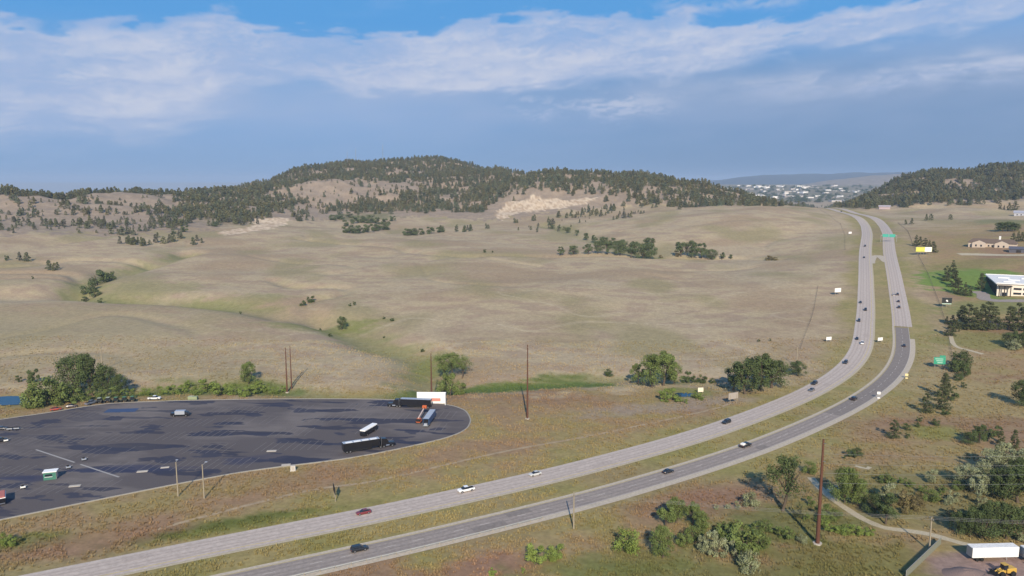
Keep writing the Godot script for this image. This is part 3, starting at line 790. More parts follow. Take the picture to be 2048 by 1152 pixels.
func lot_texture() -> ImageTexture:
	var im := Image.create(1200, 800, false, Image.FORMAT_RGB8)
	var streak := FastNoiseLite.new()
	streak.seed = 5
	streak.frequency = 0.05
	streak.fractal_octaves = 4
	var cloud := FastNoiseLite.new()
	cloud.seed = 9
	cloud.frequency = 0.016
	var grain := FastNoiseLite.new()
	grain.seed = 12
	grain.frequency = 0.6
	for py in 800:
		for px in 1200:
			var x := -270.0 + px * 0.215
			var z := -355.0 + py * 0.23
			var c := Color(0.098, 0.085, 0.084)
			var worn := cloud.get_noise_2d(x, z)
			var s := streak.get_noise_2d(x * 0.40, z * 1.7 - x * 0.16)
			c = c.lerp(Color(0.158, 0.137, 0.127), clampf(0.2 + 1.8 * worn + 0.8 * s, 0.0, 1.0))
			var east := smoothstep(-210.0, -120.0, x)
			c = c.lerp(Color(0.036, 0.037, 0.055), smoothstep(0.22, 0.29, s + 0.22 * worn) * lerpf(0.35, 0.9, east))
			var seal := cloud.get_noise_2d(x * 2.2 + 300.0, z * 4.5) + 0.35 * s
			c = c.lerp(Color(0.034, 0.038, 0.062), 0.8 * smoothstep(0.30, 0.36, seal))
			var edge := z + 0.286 * (x + 60.0) + 283.0
			c = c.lerp(Color(0.034, 0.040, 0.078), 0.75 * smoothstep(6.0, 2.0, absf(edge + 4.0 * worn)) * smoothstep(-0.2, 0.12, s) * smoothstep(-80.0, -105.0, x))
			var g := 1.0 + 0.16 * grain.get_noise_2d(x * 3.0, z * 3.0)
			im.set_pixel(px, py, Color(c.r * g, c.g * g, c.b * g).linear_to_srgb())
	return ImageTexture.create_from_image(im)

func make_lot() -> void:
	var poly := PackedVector2Array()
	var curve := Curve2D.new()
	curve.bake_interval = 3.0
	for i in LOT.size() + 1:
		var p: Vector2 = LOT[i % LOT.size()]
		var sharp := i % LOT.size() in [0, 17, 18, 19]
		var tangent: Vector2 = Vector2.ZERO if sharp else (LOT[(i + 1) % LOT.size()] - LOT[(i - 1 + LOT.size()) % LOT.size()]) / 6.0
		curve.add_point(p, -tangent, tangent)
	poly = curve.get_baked_points()
	poly.remove_at(poly.size() - 1)
	var tri := Geometry2D.triangulate_polygon(poly)
	var st := start()
	for k in range(0, tri.size(), 3):
		var a := poly[tri[k]]
		var b := poly[tri[k + 1]]
		var c := poly[tri[k + 2]]
		for p in ([a, b, c] if (b - a).cross(c - a) > 0.0 else [a, c, b]):
			st.set_uv(Vector2((p.x + 270.0) / 258.0, (p.y + 355.0) / 184.0))
			st.add_vertex(Vector3(p.x, 0.14, p.y))
	var m := paint(Color(1, 1, 1), 0.95)
	m.albedo_texture = lot_texture()
	m.texture_repeat = false
	var lot := structure("car_park", done(st), m, "large dark asphalt car park with faded stall lines and tar streaks")
	var rim := start()
	var n := poly.size()
	rim.set_smooth_group(0)
	for i in n:
		var rows := []
		for k in [i, (i + 1) % n]:
			var t := (poly[(k + 1) % n] - poly[(k - 1 + n) % n]).normalized()
			var o := Vector2(t.y, -t.x)
			if Geometry2D.is_point_in_polygon(poly[k] + o, poly):
				o = -o
			var q := poly[k]
			var e := q + o * 0.55
			rows.append([Vector3(q.x, 0.05, q.y), Vector3(q.x, 0.29, q.y), Vector3(e.x, 0.29, e.y), Vector3(e.x, -0.6, e.y)])
		for k in 3:
			quad(rim, rows[0][k], rows[1][k], rows[1][k + 1], rows[0][k + 1])
	solid("kerb", done(rim), M.kerb, lot)
	# faded stall lines: rows along the car park, each line running away from the highway
	var lean := Basis(Vector3.UP, deg_to_rad(-9.5))
	var tick := block(Vector3.ZERO, Vector3(0.22, 0.008, 10.6), 0.0, lean)
	var spots := []
	for row in 9:
		for k in 80:
			var p := Vector2(-246.0 + 2.9 * k, -213.0 - 17.0 * row - 0.10 * (2.9 * k - 120.0))
			var inside := true
			for e in [Vector2(-2, -7), Vector2(2, -7), Vector2(-2, 7), Vector2(2, 7)]:
				inside = inside and Geometry2D.is_point_in_polygon(p + e, poly)
			if inside and tint_c.get_noise_2d(p.x * 0.6, p.y * 0.6) > -0.12:
				spots.append(p)
	spots.sort_custom(func(p, q): return p.length_squared() < q.length_squared())
	var others := start()
	for k in spots.size():
		if k < 300:
			solid("stall_marking", tick, M.faded_line, lot).position = Vector3(spots[k].x, 0.152, spots[k].y)
		else:
			box(others, Vector3(spots[k].x, 0.152, spots[k].y), Vector3(0.15, 0.008, 10.6), 0.0, lean)
	if spots.size() > 300:
		solid("stall_markings_far", done(others), M.faded_line, lot).set_meta("kind", "stuff")
	var a := Vector2(-183.2, -280.7)
	var b := Vector2(-137.1, -253.2)
	var bright := paint(Color(0.30, 0.285, 0.27), 0.8)
	for half in [[0.0, 0.49], [0.56, 1.0]]:
		var p := a.lerp(b, half[0])
		var q := a.lerp(b, half[1])
		solid("lane_line", block(Vector3.ZERO, Vector3(0.7, 0.008, p.distance_to(q)), 0.0, Basis(Vector3.UP, atan2(p.x - q.x, p.y - q.y))), bright, lot).position = Vector3((p.x + q.x) / 2, 0.168, (p.y + q.y) / 2)
	var bay := Vector2(-176.1, -331.4)
	solid("blue_bay", block(Vector3.ZERO, Vector3(13.5, 0.008, 5.5), 0.0, Basis(Vector3.UP, 0.1)), paint(Color(0.045, 0.075, 0.150), 0.8), lot).position = Vector3(bay.x, 0.170, bay.y)
	var slab := block(Vector3(0, 0.1, 0), Vector3(3.6, 0.2, 1.5), 0.04)
	for s in [[Vector2(-131.4, -258.3), 12.0, "beside the light poles, the larger of two"], [Vector2(-125.1, -262.1), 14.0, "beside the light poles, the smaller of two"], [Vector2(-148, -245.3), 14.0, "near the green booth"], [Vector2(-92, -279.1), 6.0, "near the white utility cabinet"]]:
		var o := solid("concrete_slab", slab, M.concrete, self)
		o.position = Vector3(s[0].x, 0.14, s[0].y)
		o.rotation.y = deg_to_rad(s[1])
		if s[2].contains("smaller"):
			o.scale = Vector3(0.8, 1, 0.8)
		tag(o, "flat pale concrete slab on the car park " + s[2], "slab", "concrete slabs on the car park")

# ---------------------------------------------------------------- vehicles (they face +x)
func hull(stations: Array, smooth := false) -> ArrayMesh:
	# each station: x, half width at the sill, half width at the shoulder, half width at the top, y of sill, shoulder and top
	var st := start()
	var loops := []
	for s in stations:
		loops.append([Vector3(s[0], s[4], s[1]), Vector3(s[0], s[5], s[2]), Vector3(s[0], s[6] - 0.03, s[3]), Vector3(s[0], s[6], s[3] * 0.82), Vector3(s[0], s[6], -s[3] * 0.82), Vector3(s[0], s[6] - 0.03, -s[3]), Vector3(s[0], s[5], -s[2]), Vector3(s[0], s[4], -s[1])])
	skin(st, loops, true, smooth)
	return done(st)

func wheels(o: Node3D, xs: Array, half: float, r: float, wide: float, rim := true) -> void:
	var st := start()
	tube(st, [Vector3(0, 0, -wide / 2), Vector3(0, 0, wide / 2)], [r, r], 14)
	var tyre := done(st)
	st = start()
	tube(st, [Vector3(0, 0, -wide / 2 - 0.012), Vector3(0, 0, wide / 2 + 0.012)], [r * 0.6, r * 0.6], 12)
	var disc := done(st)
	for x in xs:
		for s in [-1, 1]:
			var w := solid("wheel", tyre, M.rubber, o)
			w.position = Vector3(x, r, half * s)
			if rim:
				solid("rim", disc, M.chrome, w)

func lamps(o: Node3D, front: float, back: float, y: float, half: float) -> void:
	var lamp := block(Vector3.ZERO, Vector3(0.08, 0.14, 0.34), 0.02)
	for s in [-1, 1]:
		solid("headlight", lamp, M.chrome, o).position = Vector3(front, y, half * s)
		solid("tail_light", lamp, M.red, o).position = Vector3(back, y + 0.06, half * s)

func make_car(kind: String, body: Material) -> Node3D:
	var o := Node3D.new()
	if kind == "sedan":
		solid("body", hull([[-2.30, 0.70, 0.78, 0.66, 0.35, 0.62, 0.86], [-2.1, 0.84, 0.90, 0.76, 0.22, 0.66, 0.95], [-1.2, 0.88, 0.92, 0.80, 0.20, 0.66, 0.97], [0.7, 0.88, 0.92, 0.80, 0.20, 0.66, 0.93], [2.0, 0.84, 0.88, 0.74, 0.22, 0.58, 0.78], [2.32, 0.66, 0.72, 0.60, 0.34, 0.52, 0.64]]), body, o)
		solid("window", hull([[-1.75, 0.74, 0.74, 0.62, 0.90, 0.94, 0.97], [-1.0, 0.78, 0.74, 0.60, 0.92, 1.15, 1.36], [0.25, 0.78, 0.74, 0.60, 0.90, 1.15, 1.38], [1.15, 0.76, 0.74, 0.64, 0.86, 0.90, 0.93]]), M.dark_glass, o)
		solid("roof", block(Vector3(-0.38, 1.40, 0), Vector3(1.35, 0.06, 1.18), 0.025), body, o)
		wheels(o, [-1.42, 1.42], 0.80, 0.33, 0.22)
		lamps(o, 2.24, -2.27, 0.56, 0.58)
	elif kind == "suv":
		solid("body", hull([[-2.38, 0.80, 0.86, 0.80, 0.36, 0.75, 1.02], [-2.2, 0.90, 0.96, 0.88, 0.28, 0.78, 1.08], [0.9, 0.92, 0.97, 0.88, 0.26, 0.78, 1.08], [2.1, 0.88, 0.93, 0.84, 0.28, 0.74, 0.98], [2.40, 0.76, 0.82, 0.74, 0.38, 0.66, 0.82]]), body, o)
		solid("window", hull([[-2.25, 0.86, 0.84, 0.72, 1.02, 1.10, 1.16], [-1.95, 0.88, 0.84, 0.70, 1.04, 1.40, 1.68], [0.35, 0.88, 0.84, 0.70, 1.04, 1.40, 1.70], [1.20, 0.86, 0.84, 0.76, 1.00, 1.05, 1.10]]), M.dark_glass, o)
		solid("roof", block(Vector3(-0.8, 1.72, 0), Vector3(2.35, 0.07, 1.40), 0.03), body, o)
		wheels(o, [-1.45, 1.48], 0.85, 0.38, 0.25)
		lamps(o, 2.34, -2.36, 0.78, 0.66)
	else:
		solid("body", hull([[-2.85, 0.90, 0.96, 0.92, 0.45, 0.80, 1.04], [-2.8, 0.92, 0.98, 0.94, 0.40, 0.82, 1.08], [1.4, 0.94, 1.0, 0.94, 0.36, 0.82, 1.10], [2.6, 0.90, 0.96, 0.90, 0.38, 0.80, 1.04], [2.85, 0.80, 0.86, 0.80, 0.46, 0.70, 0.90]]), body, o)
		solid("bed", block(Vector3(-1.75, 1.06, 0), Vector3(1.9, 0.08, 1.5)), M.rubber, o)
		solid("window", hull([[-0.75, 0.90, 0.86, 0.74, 1.06, 1.12, 1.20], [-0.55, 0.90, 0.86, 0.72, 1.06, 1.45, 1.74], [0.75, 0.90, 0.86, 0.72, 1.06, 1.45, 1.76], [1.60, 0.88, 0.86, 0.78, 1.02, 1.08, 1.14]]), M.dark_glass, o)
		solid("roof", block(Vector3(0.1, 1.78, 0), Vector3(1.4, 0.07, 1.44), 0.03), body, o)
		wheels(o, [-1.75, 1.8], 0.88, 0.40, 0.28)
		lamps(o, 2.78, -2.83, 0.84, 0.72)
	return o

var car_models := {}

func park(kind: String, color: Color, at: Vector3, turn: float, label: String, category: String, group := "", slope := 0.0) -> Node3D:
	if not car_models.has(kind):
		car_models[kind] = make_car(kind, M.black)
	var o: Node3D = car_models[kind].duplicate()
	o.name = numbered({"sedan": "car", "suv": "car", "pickup": "pickup_truck"}[kind])
	add_child(o)
	o.position = at
	o.basis = Basis(Vector3.UP, turn) * Basis(Vector3(0, 0, 1), slope)
	tag(o, label, category, group)
	var m := paint(color, 0.35, 0.0, 0.6)
	for part in o.get_children():
		if part.name.begins_with("body") or part.name.begins_with("roof"):
			part.material_override = m
	return o

func drive(kind: String, color: Color, at: Vector2, label: String) -> void:
	# on the highway: the rangeland side comes towards the car park, the yard side goes away from it
	var best := 0
	for i in path.size():
		if path[i].distance_squared_to(at) < path[best].distance_squared_to(at):
			best = i
	var t := heading(best)
	var side := (at - path[best]).dot(Vector2(-t.y, t.x))
	var lane := clampf(side, -15.6, -8.6) if side < 0.0 else clampf(side, 8.6, 13.6)
	var p := at + Vector2(-t.y, t.x) * (lane - side)
	var f := t if side > 0.0 else -t
	var rise := (height(p.x + f.x * 3.0, p.y + f.y * 3.0) - height(p.x - f.x * 3.0, p.y - f.y * 3.0)) / 6.0
	park(kind, color, ground_at(p) + Vector3(0, 0.135, 0), atan2(-f.y, f.x), label, "pickup" if kind == "pickup" else "car", "", atan(rise))

func make_traffic() -> void:
	var dark := Color(0.014, 0.015, 0.018)
	drive("pickup", Color(0.80, 0.80, 0.78), Vector2(-15.3, -241.1), "white pickup truck driving on the pale carriageway")
	drive("sedan", Color(0.16, 0.022, 0.024), Vector2(-46.1, -223.8), "dark red sedan driving on the pale carriageway")
	drive("sedan", Color(0.50, 0.50, 0.48), Vector2(8.1, -255.1), "pale silver sedan driving on the pale carriageway")
	drive("suv", dark, Vector2(91.6, -313.2), "black SUV on the pale carriageway below the pond with reeds")
	drive("suv", dark, Vector2(154.6, -377.5), "black SUV abreast of a grey sedan on the pale carriageway bend")
	drive("sedan", Color(0.13, 0.13, 0.14), Vector2(148.3, -365.2), "grey sedan abreast of a black SUV on the pale carriageway bend")
	drive("suv", Color(0.03, 0.035, 0.045), Vector2(188.9, -419.8), "charcoal SUV alone on the pale carriageway just past the bend")
	drive("sedan", dark, Vector2(218.9, -472.5), "black sedan just behind a white pickup on the pale carriageway")
	drive("pickup", Color(0.75, 0.75, 0.73), Vector2(217.4, -461.6), "white pickup beside a black sedan where the pale carriageway straightens")
	drive("suv", Color(0.02, 0.024, 0.035), Vector2(241.8, -520.7), "dark blue SUV, first of three spaced out on the straight pale carriageway")
	drive("suv", dark, Vector2(261.3, -553.4), "black SUV, second of three spaced out on the straight pale carriageway")
	drive("sedan", dark, Vector2(268.8, -578.2), "black sedan, third of three spaced out on the straight pale carriageway")
	drive("suv", dark, Vector2(393.7, -844.7), "tiny dark car on the pale carriageway above the turning loop")
	drive("sedan", dark, Vector2(360.5, -774.1), "tiny dark car on the pale carriageway level with the turning loop")
	drive("suv", dark, Vector2(574.3, -1322.5), "tiny dark car where the highway bends into the gap")
	drive("suv", dark, Vector2(-42.7, -199.9), "black SUV on the asphalt carriageway beside the guard rail")
	drive("sedan", dark, Vector2(55.3, -257.4), "black sedan alone on the asphalt carriageway before the tall steel pole")
	drive("pickup", dark, Vector2(90.9, -284.1), "black pickup with a white load on the asphalt carriageway")
	drive("suv", dark, Vector2(162.3, -349.4), "black SUV on the asphalt carriageway bend beside the white roadside sign")
	drive("sedan", Color(0.02, 0.022, 0.028), Vector2(239.3, -453.9), "black sedan alone on the dark new asphalt")
	drive("suv", Color(0.03, 0.035, 0.04), Vector2(287.2, -555.9), "dark SUV, last of three close together on the old asphalt")
	drive("sedan", dark, Vector2(296.1, -574.5), "black sedan, middle of three close together on the old asphalt")
	drive("suv", Color(0.05, 0.05, 0.055), Vector2(306.9, -597.7), "charcoal SUV, first of three close together on the old asphalt")
	drive("sedan", Color(0.5, 0.48, 0.45), Vector2(302.9, -596.8), "pale sedan passing three dark cars on the old asphalt")
	var crate := solid("crate", block(Vector3(0, 0.35, 0), Vector3(1.5, 0.7, 1.35), 0.05), M.white, self)
	var bed := Vector2(90.9, -284.1)
	crate.position = ground_at(bed)
	tag(crate, "white crate carried in the bed of the black pickup", "crate")
	for c in get_children():
		if c.has_meta("label") and c.get_meta("label").begins_with("black pickup with a white load"):
			crate.position = c.position + c.basis * Vector3(-1.75, 1.105, 0)
			crate.basis = c.basis

func make_semi(label: String, cab: Material, box_side: Material, roof: Material, length: float, at: Vector2, turn: float, panels: int) -> Node3D:
	# tractor and box trailer coupled together; the tractor leads towards +x, the middle of the whole at the origin
	var o := thing("semi_truck", label, "truck", Vector3(at.x, 0.15, at.y), turn)
	var rear := -length / 2.0
	var front := length / 2.0
	var nose := front - 6.2
	var t := solid("trailer", block(Vector3((rear + nose) / 2.0, 2.55, 0), Vector3(nose - rear, 2.9, 2.6), 0.06), box_side, o)
	solid("trailer_roof", block(Vector3((rear + nose) / 2.0, 4.02, 0), Vector3(nose - rear - 0.2, 0.05, 2.5)), roof, t)
	for k in panels:
		var w := (nose - rear - 1.6) / panels
		solid("roof_panel", block(Vector3(rear + 0.8 + w * (k + 0.5), 4.07, 0.35), Vector3(w - 0.55, 0.06, 1.5), 0.02), M.white, t)
	solid("skirt", block(Vector3((rear + nose) / 2.0 - 0.5, 0.85, 0), Vector3(nose - rear - 5.5, 0.5, 2.3)), M.rubber, t)
	var c := solid("cab", hull([[nose + 0.7, 1.1, 1.2, 1.15, 0.6, 1.4, 3.75], [nose + 2.6, 1.1, 1.2, 1.1, 0.6, 1.4, 3.55], [nose + 3.2, 1.1, 1.2, 1.05, 0.6, 1.5, 2.75], [nose + 3.6, 1.1, 1.2, 1.0, 0.6, 1.5, 2.0]]), cab, o)
	solid("bonnet", hull([[nose + 3.5, 1.1, 1.15, 0.9, 0.55, 1.3, 1.95], [front - 0.3, 1.05, 1.1, 0.8, 0.5, 1.2, 1.7], [front, 0.9, 0.95, 0.7, 0.5, 1.1, 1.45]]), cab, o)
	solid("windscreen", block(Vector3(nose + 3.32, 2.45, 0), Vector3(0.1, 0.75, 2.0), 0.0, Basis(Vector3(0, 0, 1), 0.5)), M.dark_glass, c)
	solid("chassis", block(Vector3(nose + 2.0, 0.75, 0), Vector3(5.5, 0.3, 1.0)), M.rubber, o)
	for s in [-1, 1]:
		solid("exhaust_stack", bar(Vector3(nose + 0.55, 0.9, 1.15 * s), Vector3(nose + 0.55, 4.1, 1.15 * s), 0.09, 0.09, 8), M.chrome, o)
		solid("fuel_tank", bar(Vector3(nose + 2.3, 0.85, 1.05 * s), Vector3(nose + 3.7, 0.85, 1.05 * s), 0.32, 0.32, 10), M.chrome, o)
	wheels(o, [rear + 1.4, rear + 2.7, nose + 0.2, nose + 1.5, front - 1.3], 1.06, 0.52, 0.42)
	return o

func make_lot_vehicles() -> void:
	make_semi("long black semi truck with white roof panels by the car park's highway edge", M.black, M.black, M.silver, 20.5, Vector2(-55.1, -281.3), 0.46, 4)
	make_semi("black semi truck with a pale roof parked beside the white display wall", M.black, M.black, M.silver, 20.5, Vector2(-46.9, -336.7), PI + 0.08 - 0.2, 0)
	# white bus
	var p := Vector2(-58.7, -300.1)
	var o := thing("bus", "white roofed bus standing between the two black semi trucks", "bus", Vector3(p.x, 0.15, p.y), 1.22)
	solid("body", hull([[-5.0, 1.15, 1.22, 1.18, 0.45, 1.3, 1.55], [5.0, 1.15, 1.22, 1.18, 0.45, 1.3, 1.55]]), M.black, o)
	solid("window_band", block(Vector3(0, 1.95, 0), Vector3(9.9, 0.8, 2.36), 0.05), M.dark_glass, o)
	solid("roof", hull([[-5.0, 1.2, 1.2, 1.0, 2.36, 2.6, 2.9], [4.6, 1.2, 1.2, 1.0, 2.36, 2.6, 2.9], [5.02, 1.15, 1.1, 0.9, 2.36, 2.5, 2.75]]), M.white, o)
	for x in [-3.0, -1.2, 0.6, 2.4]:
		solid("pillar", block(Vector3(x, 1.95, 0), Vector3(0.14, 0.82, 2.39)), M.black, o)
	solid("windscreen", block(Vector3(-5.0, 1.9, 0), Vector3(0.08, 0.9, 2.0)), M.dark_glass, o)
	wheels(o, [-3.2, 3.1], 1.05, 0.48, 0.35)
	# blue transporter
	p = Vector2(-35.5, -313.9)
	o = thing("box_truck", "blue box truck with a silver roof beside the orange boom lift", "truck", Vector3(p.x, 0.15, p.y), 1.46)
	var b := solid("box", block(Vector3(0.9, 2.2, 0), Vector3(13.5, 2.7, 2.6), 0.08), M.blue, o)
	solid("box_roof", block(Vector3(0.9, 3.57, 0), Vector3(13.3, 0.06, 2.5), 0.02), M.silver, b)
	for k in 6:
		solid("roof_rib", block(Vector3(-4.6 + 2.2 * k, 3.62, 0), Vector3(0.12, 0.06, 2.4)), M.steel, b)
	solid("rear_door", block(Vector3(-5.88, 2.2, 0), Vector3(0.1, 2.4, 2.2), 0.02), M.black, o)
	solid("rear_step", block(Vector3(-6.5, 0.75, 0), Vector3(1.3, 0.12, 2.2), 0.02), M.steel, o)
	solid("generator", block(Vector3(-6.4, 1.25, 0), Vector3(0.9, 0.9, 1.4), 0.06), M.silver, o)
	solid("underframe", block(Vector3(0.9, 0.7, 0), Vector3(12.5, 0.3, 1.1)), M.rubber, o)
	wheels(o, [-4.4, -3.3, 5.6], 1.05, 0.48, 0.36)
	# boom lift
	p = Vector2(-39.8, -313.9)
	o = thing("boom_lift", "orange boom lift with a pale raised arm beside the blue box truck", "boom lift", Vector3(p.x, 0.15, p.y), 1.44)
	solid("chassis", block(Vector3(0, 0.65, 0), Vector3(3.0, 0.5, 2.2), 0.08), M.orange, o)
	solid("turret", block(Vector3(-0.4, 1.45, 0), Vector3(2.2, 1.1, 1.8), 0.15), M.orange, o)
	solid("counterweight", block(Vector3(-1.6, 1.5, 0), Vector3(0.7, 1.0, 1.9), 0.15), M.rubber, o)
	var pale := paint(Color(0.55, 0.42, 0.36), 0.5)
	var arm := solid("arm", block(Vector3(3.9, 2.9, 0), Vector3(9.2, 0.5, 0.5), 0.05, Basis(Vector3(0, 0, 1), 0.14)), pale, o)
	solid("jib", block(Vector3(8.7, 3.9, 0), Vector3(1.8, 0.35, 0.35), 0.04, Basis(Vector3(0, 0, 1), -0.2)), M.orange, arm)
	var st := start()
	box(st, Vector3(10.0, 3.5, 0), Vector3(1.0, 0.1, 1.9))
	box(st, Vector3(10.45, 4.0, 0), Vector3(0.08, 1.1, 1.9))
	box(st, Vector3(9.55, 4.0, 0), Vector3(0.08, 1.1, 1.9))
	box(st, Vector3(10.0, 4.0, 0.92), Vector3(0.82, 1.1, 0.08))
	box(st, Vector3(10.0, 4.0, -0.92), Vector3(0.82, 1.1, 0.08))
	solid("basket", done(st), M.orange, o)
	wheels(o, [-1.1, 1.1], 1.0, 0.48, 0.36, false)
	# white display wall
	p = Vector2(-37.4, -342.3)
	o = thing("display_wall", "long white display wall with faded red print behind the black semi truck", "wall", Vector3(p.x, 0.0, p.y), -0.02)
	solid("panel", block(Vector3(0, 2.9, 0), Vector3(13.6, 5.4, 0.35), 0.04), M.white, o)
	solid("return_panel", block(Vector3(6.66, 2.9, 1.6), Vector3(0.25, 5.35, 2.9), 0.04), M.white, o)
	var faded := paint(Color(0.55, 0.22, 0.17), 0.7)
	solid("red_print", block(Vector3(2.0, 2.0, 0.185), Vector3(4.4, 1.5, 0.02)), faded, o)
	solid("red_print", block(Vector3(-1.2, 1.2, 0.185), Vector3(1.0, 1.6, 0.02)), faded, o)
	for x in [-6.0, -2.0, 2.0, 6.0]:
		solid("brace", bar(Vector3(x, 4.5, -0.2), Vector3(x, 0.0, -2.6), 0.07, 0.07), M.steel, o)
		solid("post", bar(Vector3(x, 0.0, -0.12), Vector3(x, 0.4, -0.12), 0.09, 0.09), M.steel, o)
	# dark flatbed truck with a grey box
	p = Vector2(-146.1, -323.1)
	o = thing("box_truck", "small dark truck with a grey roof alone on the open car park", "truck", Vector3(p.x, 0.15, p.y), 0.1)
	solid("chassis", block(Vector3(0, 0.75, 0), Vector3(7.4, 0.4, 2.0), 0.04), M.rubber, o)
	solid("box", block(Vector3(0.2, 1.75, 0), Vector3(4.2, 1.6, 2.3), 0.06), M.silver, o)
	solid("cab", hull([[2.3, 1.0, 1.05, 0.95, 0.5, 1.2, 2.2], [3.3, 1.0, 1.05, 0.9, 0.5, 1.2, 2.15], [3.9, 0.95, 1.0, 0.8, 0.5, 1.1, 1.3]]), M.black, o)
	solid("rear_deck", block(Vector3(-2.8, 1.25, 0), Vector3(1.9, 0.8, 2.1), 0.05), M.black, o)
	wheels(o, [-2.4, 2.8], 0.92, 0.42, 0.3)
	# cars along the creek kerb
	for c in [["sedan", Color(0.33, 0.055, 0.03), Vector2(-206.1, -332.1), 0.55, "orange red low car by the kerb under the willow bushes"], ["sedan", Color(0.07, 0.05, 0.05), Vector2(-201.8, -336.8), 0.35, "dark car between the orange red car and the grey pickup at the kerb"], ["pickup", Color(0.16, 0.19, 0.24), Vector2(-195.5, -341.7), 1.2, "grey blue pickup at the kerb beside the green tractors"], ["pickup", Color(0.78, 0.76, 0.72), Vector2(-169.5, -349.2), 0.08, "white pickup alone on the creek side kerb of the car park"], ["sedan", Color(0.025, 0.025, 0.03), Vector2(-212.1, -304.6), 0.2, "black car beside the two grey utility trailers"], ["suv", Color(0.02, 0.02, 0.025), Vector2(-202.7, -289.8), 0.7, "black SUV beside the small white handcart"]]:
		park(c[0], c[1], Vector3(c[2].x, 0.15, c[2].y), c[3], c[4], "pickup" if c[0] == "pickup" else "car")
	for c in [[Vector2(-192.2, -343.3), M.pale_green, "pale tractor at the end of the row by the grey blue pickup"], [Vector2(-188.7, -344.2), M.pale_green, "second tractor from the grey blue pickup, with a pale bonnet"], [Vector2(-185, -344.2), M.farm_green, "third tractor from the grey blue pickup, green"], [Vector2(-181.4, -345), M.farm_green, "fourth tractor from the grey blue pickup, green"], [Vector2(-178.1, -345.8), M.farm_green, "green tractor at the end of the row by the open grass"]]:
		o = thing("tractor", c[2], "tractor", Vector3(c[0].x, 0.15, c[0].y), 1.75, "tractors along the creek kerb")
		solid("bonnet", hull([[0.2, 0.42, 0.45, 0.38, 0.7, 1.1, 1.6], [2.0, 0.38, 0.42, 0.32, 0.7, 1.05, 1.45]]), c[1], o)
		solid("cab", hull([[-1.3, 0.75, 0.8, 0.65, 1.0, 1.6, 2.5], [0.2, 0.75, 0.8, 0.62, 1.0, 1.6, 2.5]]), M.dark_glass, o)
		solid("roof", block(Vector3(-0.55, 2.56, 0), Vector3(1.75, 0.14, 1.55), 0.05), c[1], o)
		solid("fender", block(Vector3(-0.7, 1.35, 0), Vector3(1.2, 0.2, 2.3), 0.06), c[1], o)
		wheels(o, [-0.75], 1.0, 0.8, 0.45, false)
		wheels(o, [1.5], 0.75, 0.45, 0.3, false)
	# green bin
	p = Vector2(-151.2, -349.1)
	o = thing("skip_bin", "pale green skip bin on the creek side kerb beside reeds", "skip", Vector3(p.x, 0.15, p.y), 0.05)
	solid("tub", hull([[-2.1, 0.8, 0.9, 0.95, 0.05, 0.6, 1.5], [2.1, 0.8, 0.9, 0.95, 0.05, 0.6, 1.5]]), paint(Color(0.26, 0.30, 0.17), 0.7), o)
	solid("lid", block(Vector3(-0.9, 1.55, 0), Vector3(2.2, 0.08, 1.9), 0.02), paint(Color(0.36, 0.37, 0.26), 0.7), o)
	# green booth
	p = Vector2(-160.1, -251.9)
	o = thing("ticket_booth", "green booth with a white flat roof alone on the car park", "booth", Vector3(p.x, 0.14, p.y), 0.32)
	solid("wall", block(Vector3(0, 1.35, 0), Vector3(3.9, 2.7, 2.6), 0.04), M.booth_green, o)
	solid("side_wall", block(Vector3(1.97, 1.4, 0), Vector3(0.06, 2.5, 2.5)), M.cream, o)
	solid("roof", block(Vector3(0.05, 2.85, 0), Vector3(4.4, 0.28, 3.1), 0.04), M.white, o)
	solid("counter", block(Vector3(-0.3, 1.15, 1.42), Vector3(2.4, 0.08, 0.4)), M.white, o)
	solid("window", block(Vector3(-0.3, 1.7, 1.31), Vector3(2.2, 0.8, 0.04)), M.dark_glass, o)
	# red topped van cut by the picture's edge
	p = Vector2(-164.5, -232.7)
	o = thing("camper_van", "red roofed camper van with a pale edge beside the green booth", "van", Vector3(p.x, 0.14, p.y), 2.15)
	solid("body", hull([[-3.6, 1.1, 1.2, 1.15, 0.4, 1.2, 2.3], [2.6, 1.1, 1.2, 1.15, 0.4, 1.2, 2.3], [3.5, 1.0, 1.1, 0.9, 0.4, 1.0, 1.4]]), M.black, o)
	solid("window", block(Vector3(-0.4, 1.9, 0), Vector3(5.0, 0.55, 2.4)), M.dark_glass, o)
	solid("roof_trim", block(Vector3(-0.5, 2.38, 0), Vector3(6.5, 0.22, 2.75), 0.05), M.white, o)
	solid("roof", block(Vector3(-0.5, 2.66, 0), Vector3(6.2, 0.4, 2.45), 0.12), paint(Color(0.40, 0.125, 0.095), 0.6), o)
	solid("bumper", block(Vector3(-3.7, 0.6, 0), Vector3(0.2, 0.3, 2.2), 0.05), M.chrome, o)
	wheels(o, [-2.3, 2.3], 1.05, 0.42, 0.3)
	# small things on the tarmac
	for c in [[Vector2(-208.4, -303.9), "grey utility trailer with a dark cover next to the black car", 0.25], [Vector2(-205.9, -304.6), "grey utility trailer with a dark cover farther from the black car", 0.2]]:
		o = thing("utility_trailer", c[1], "trailer", Vector3(c[0].x, 0.14, c[0].y), c[2], "grey trailers on the car park")
		solid("tub", block(Vector3(0, 0.75, 0), Vector3(2.2, 0.5, 1.3), 0.06), M.silver, o)
		solid("cover", hull([[-1.1, 0.65, 0.6, 0.4, 1.0, 1.1, 1.2], [1.1, 0.65, 0.6, 0.4, 1.0, 1.1, 1.2]]), M.rubber, o)
		solid("drawbar", bar(Vector3(1.3, 0.5, 0), Vector3(2.4, 0.42, 0), 0.05, 0.04), M.steel, o)
		wheels(o, [0.0], 0.85, 0.3, 0.2, false)
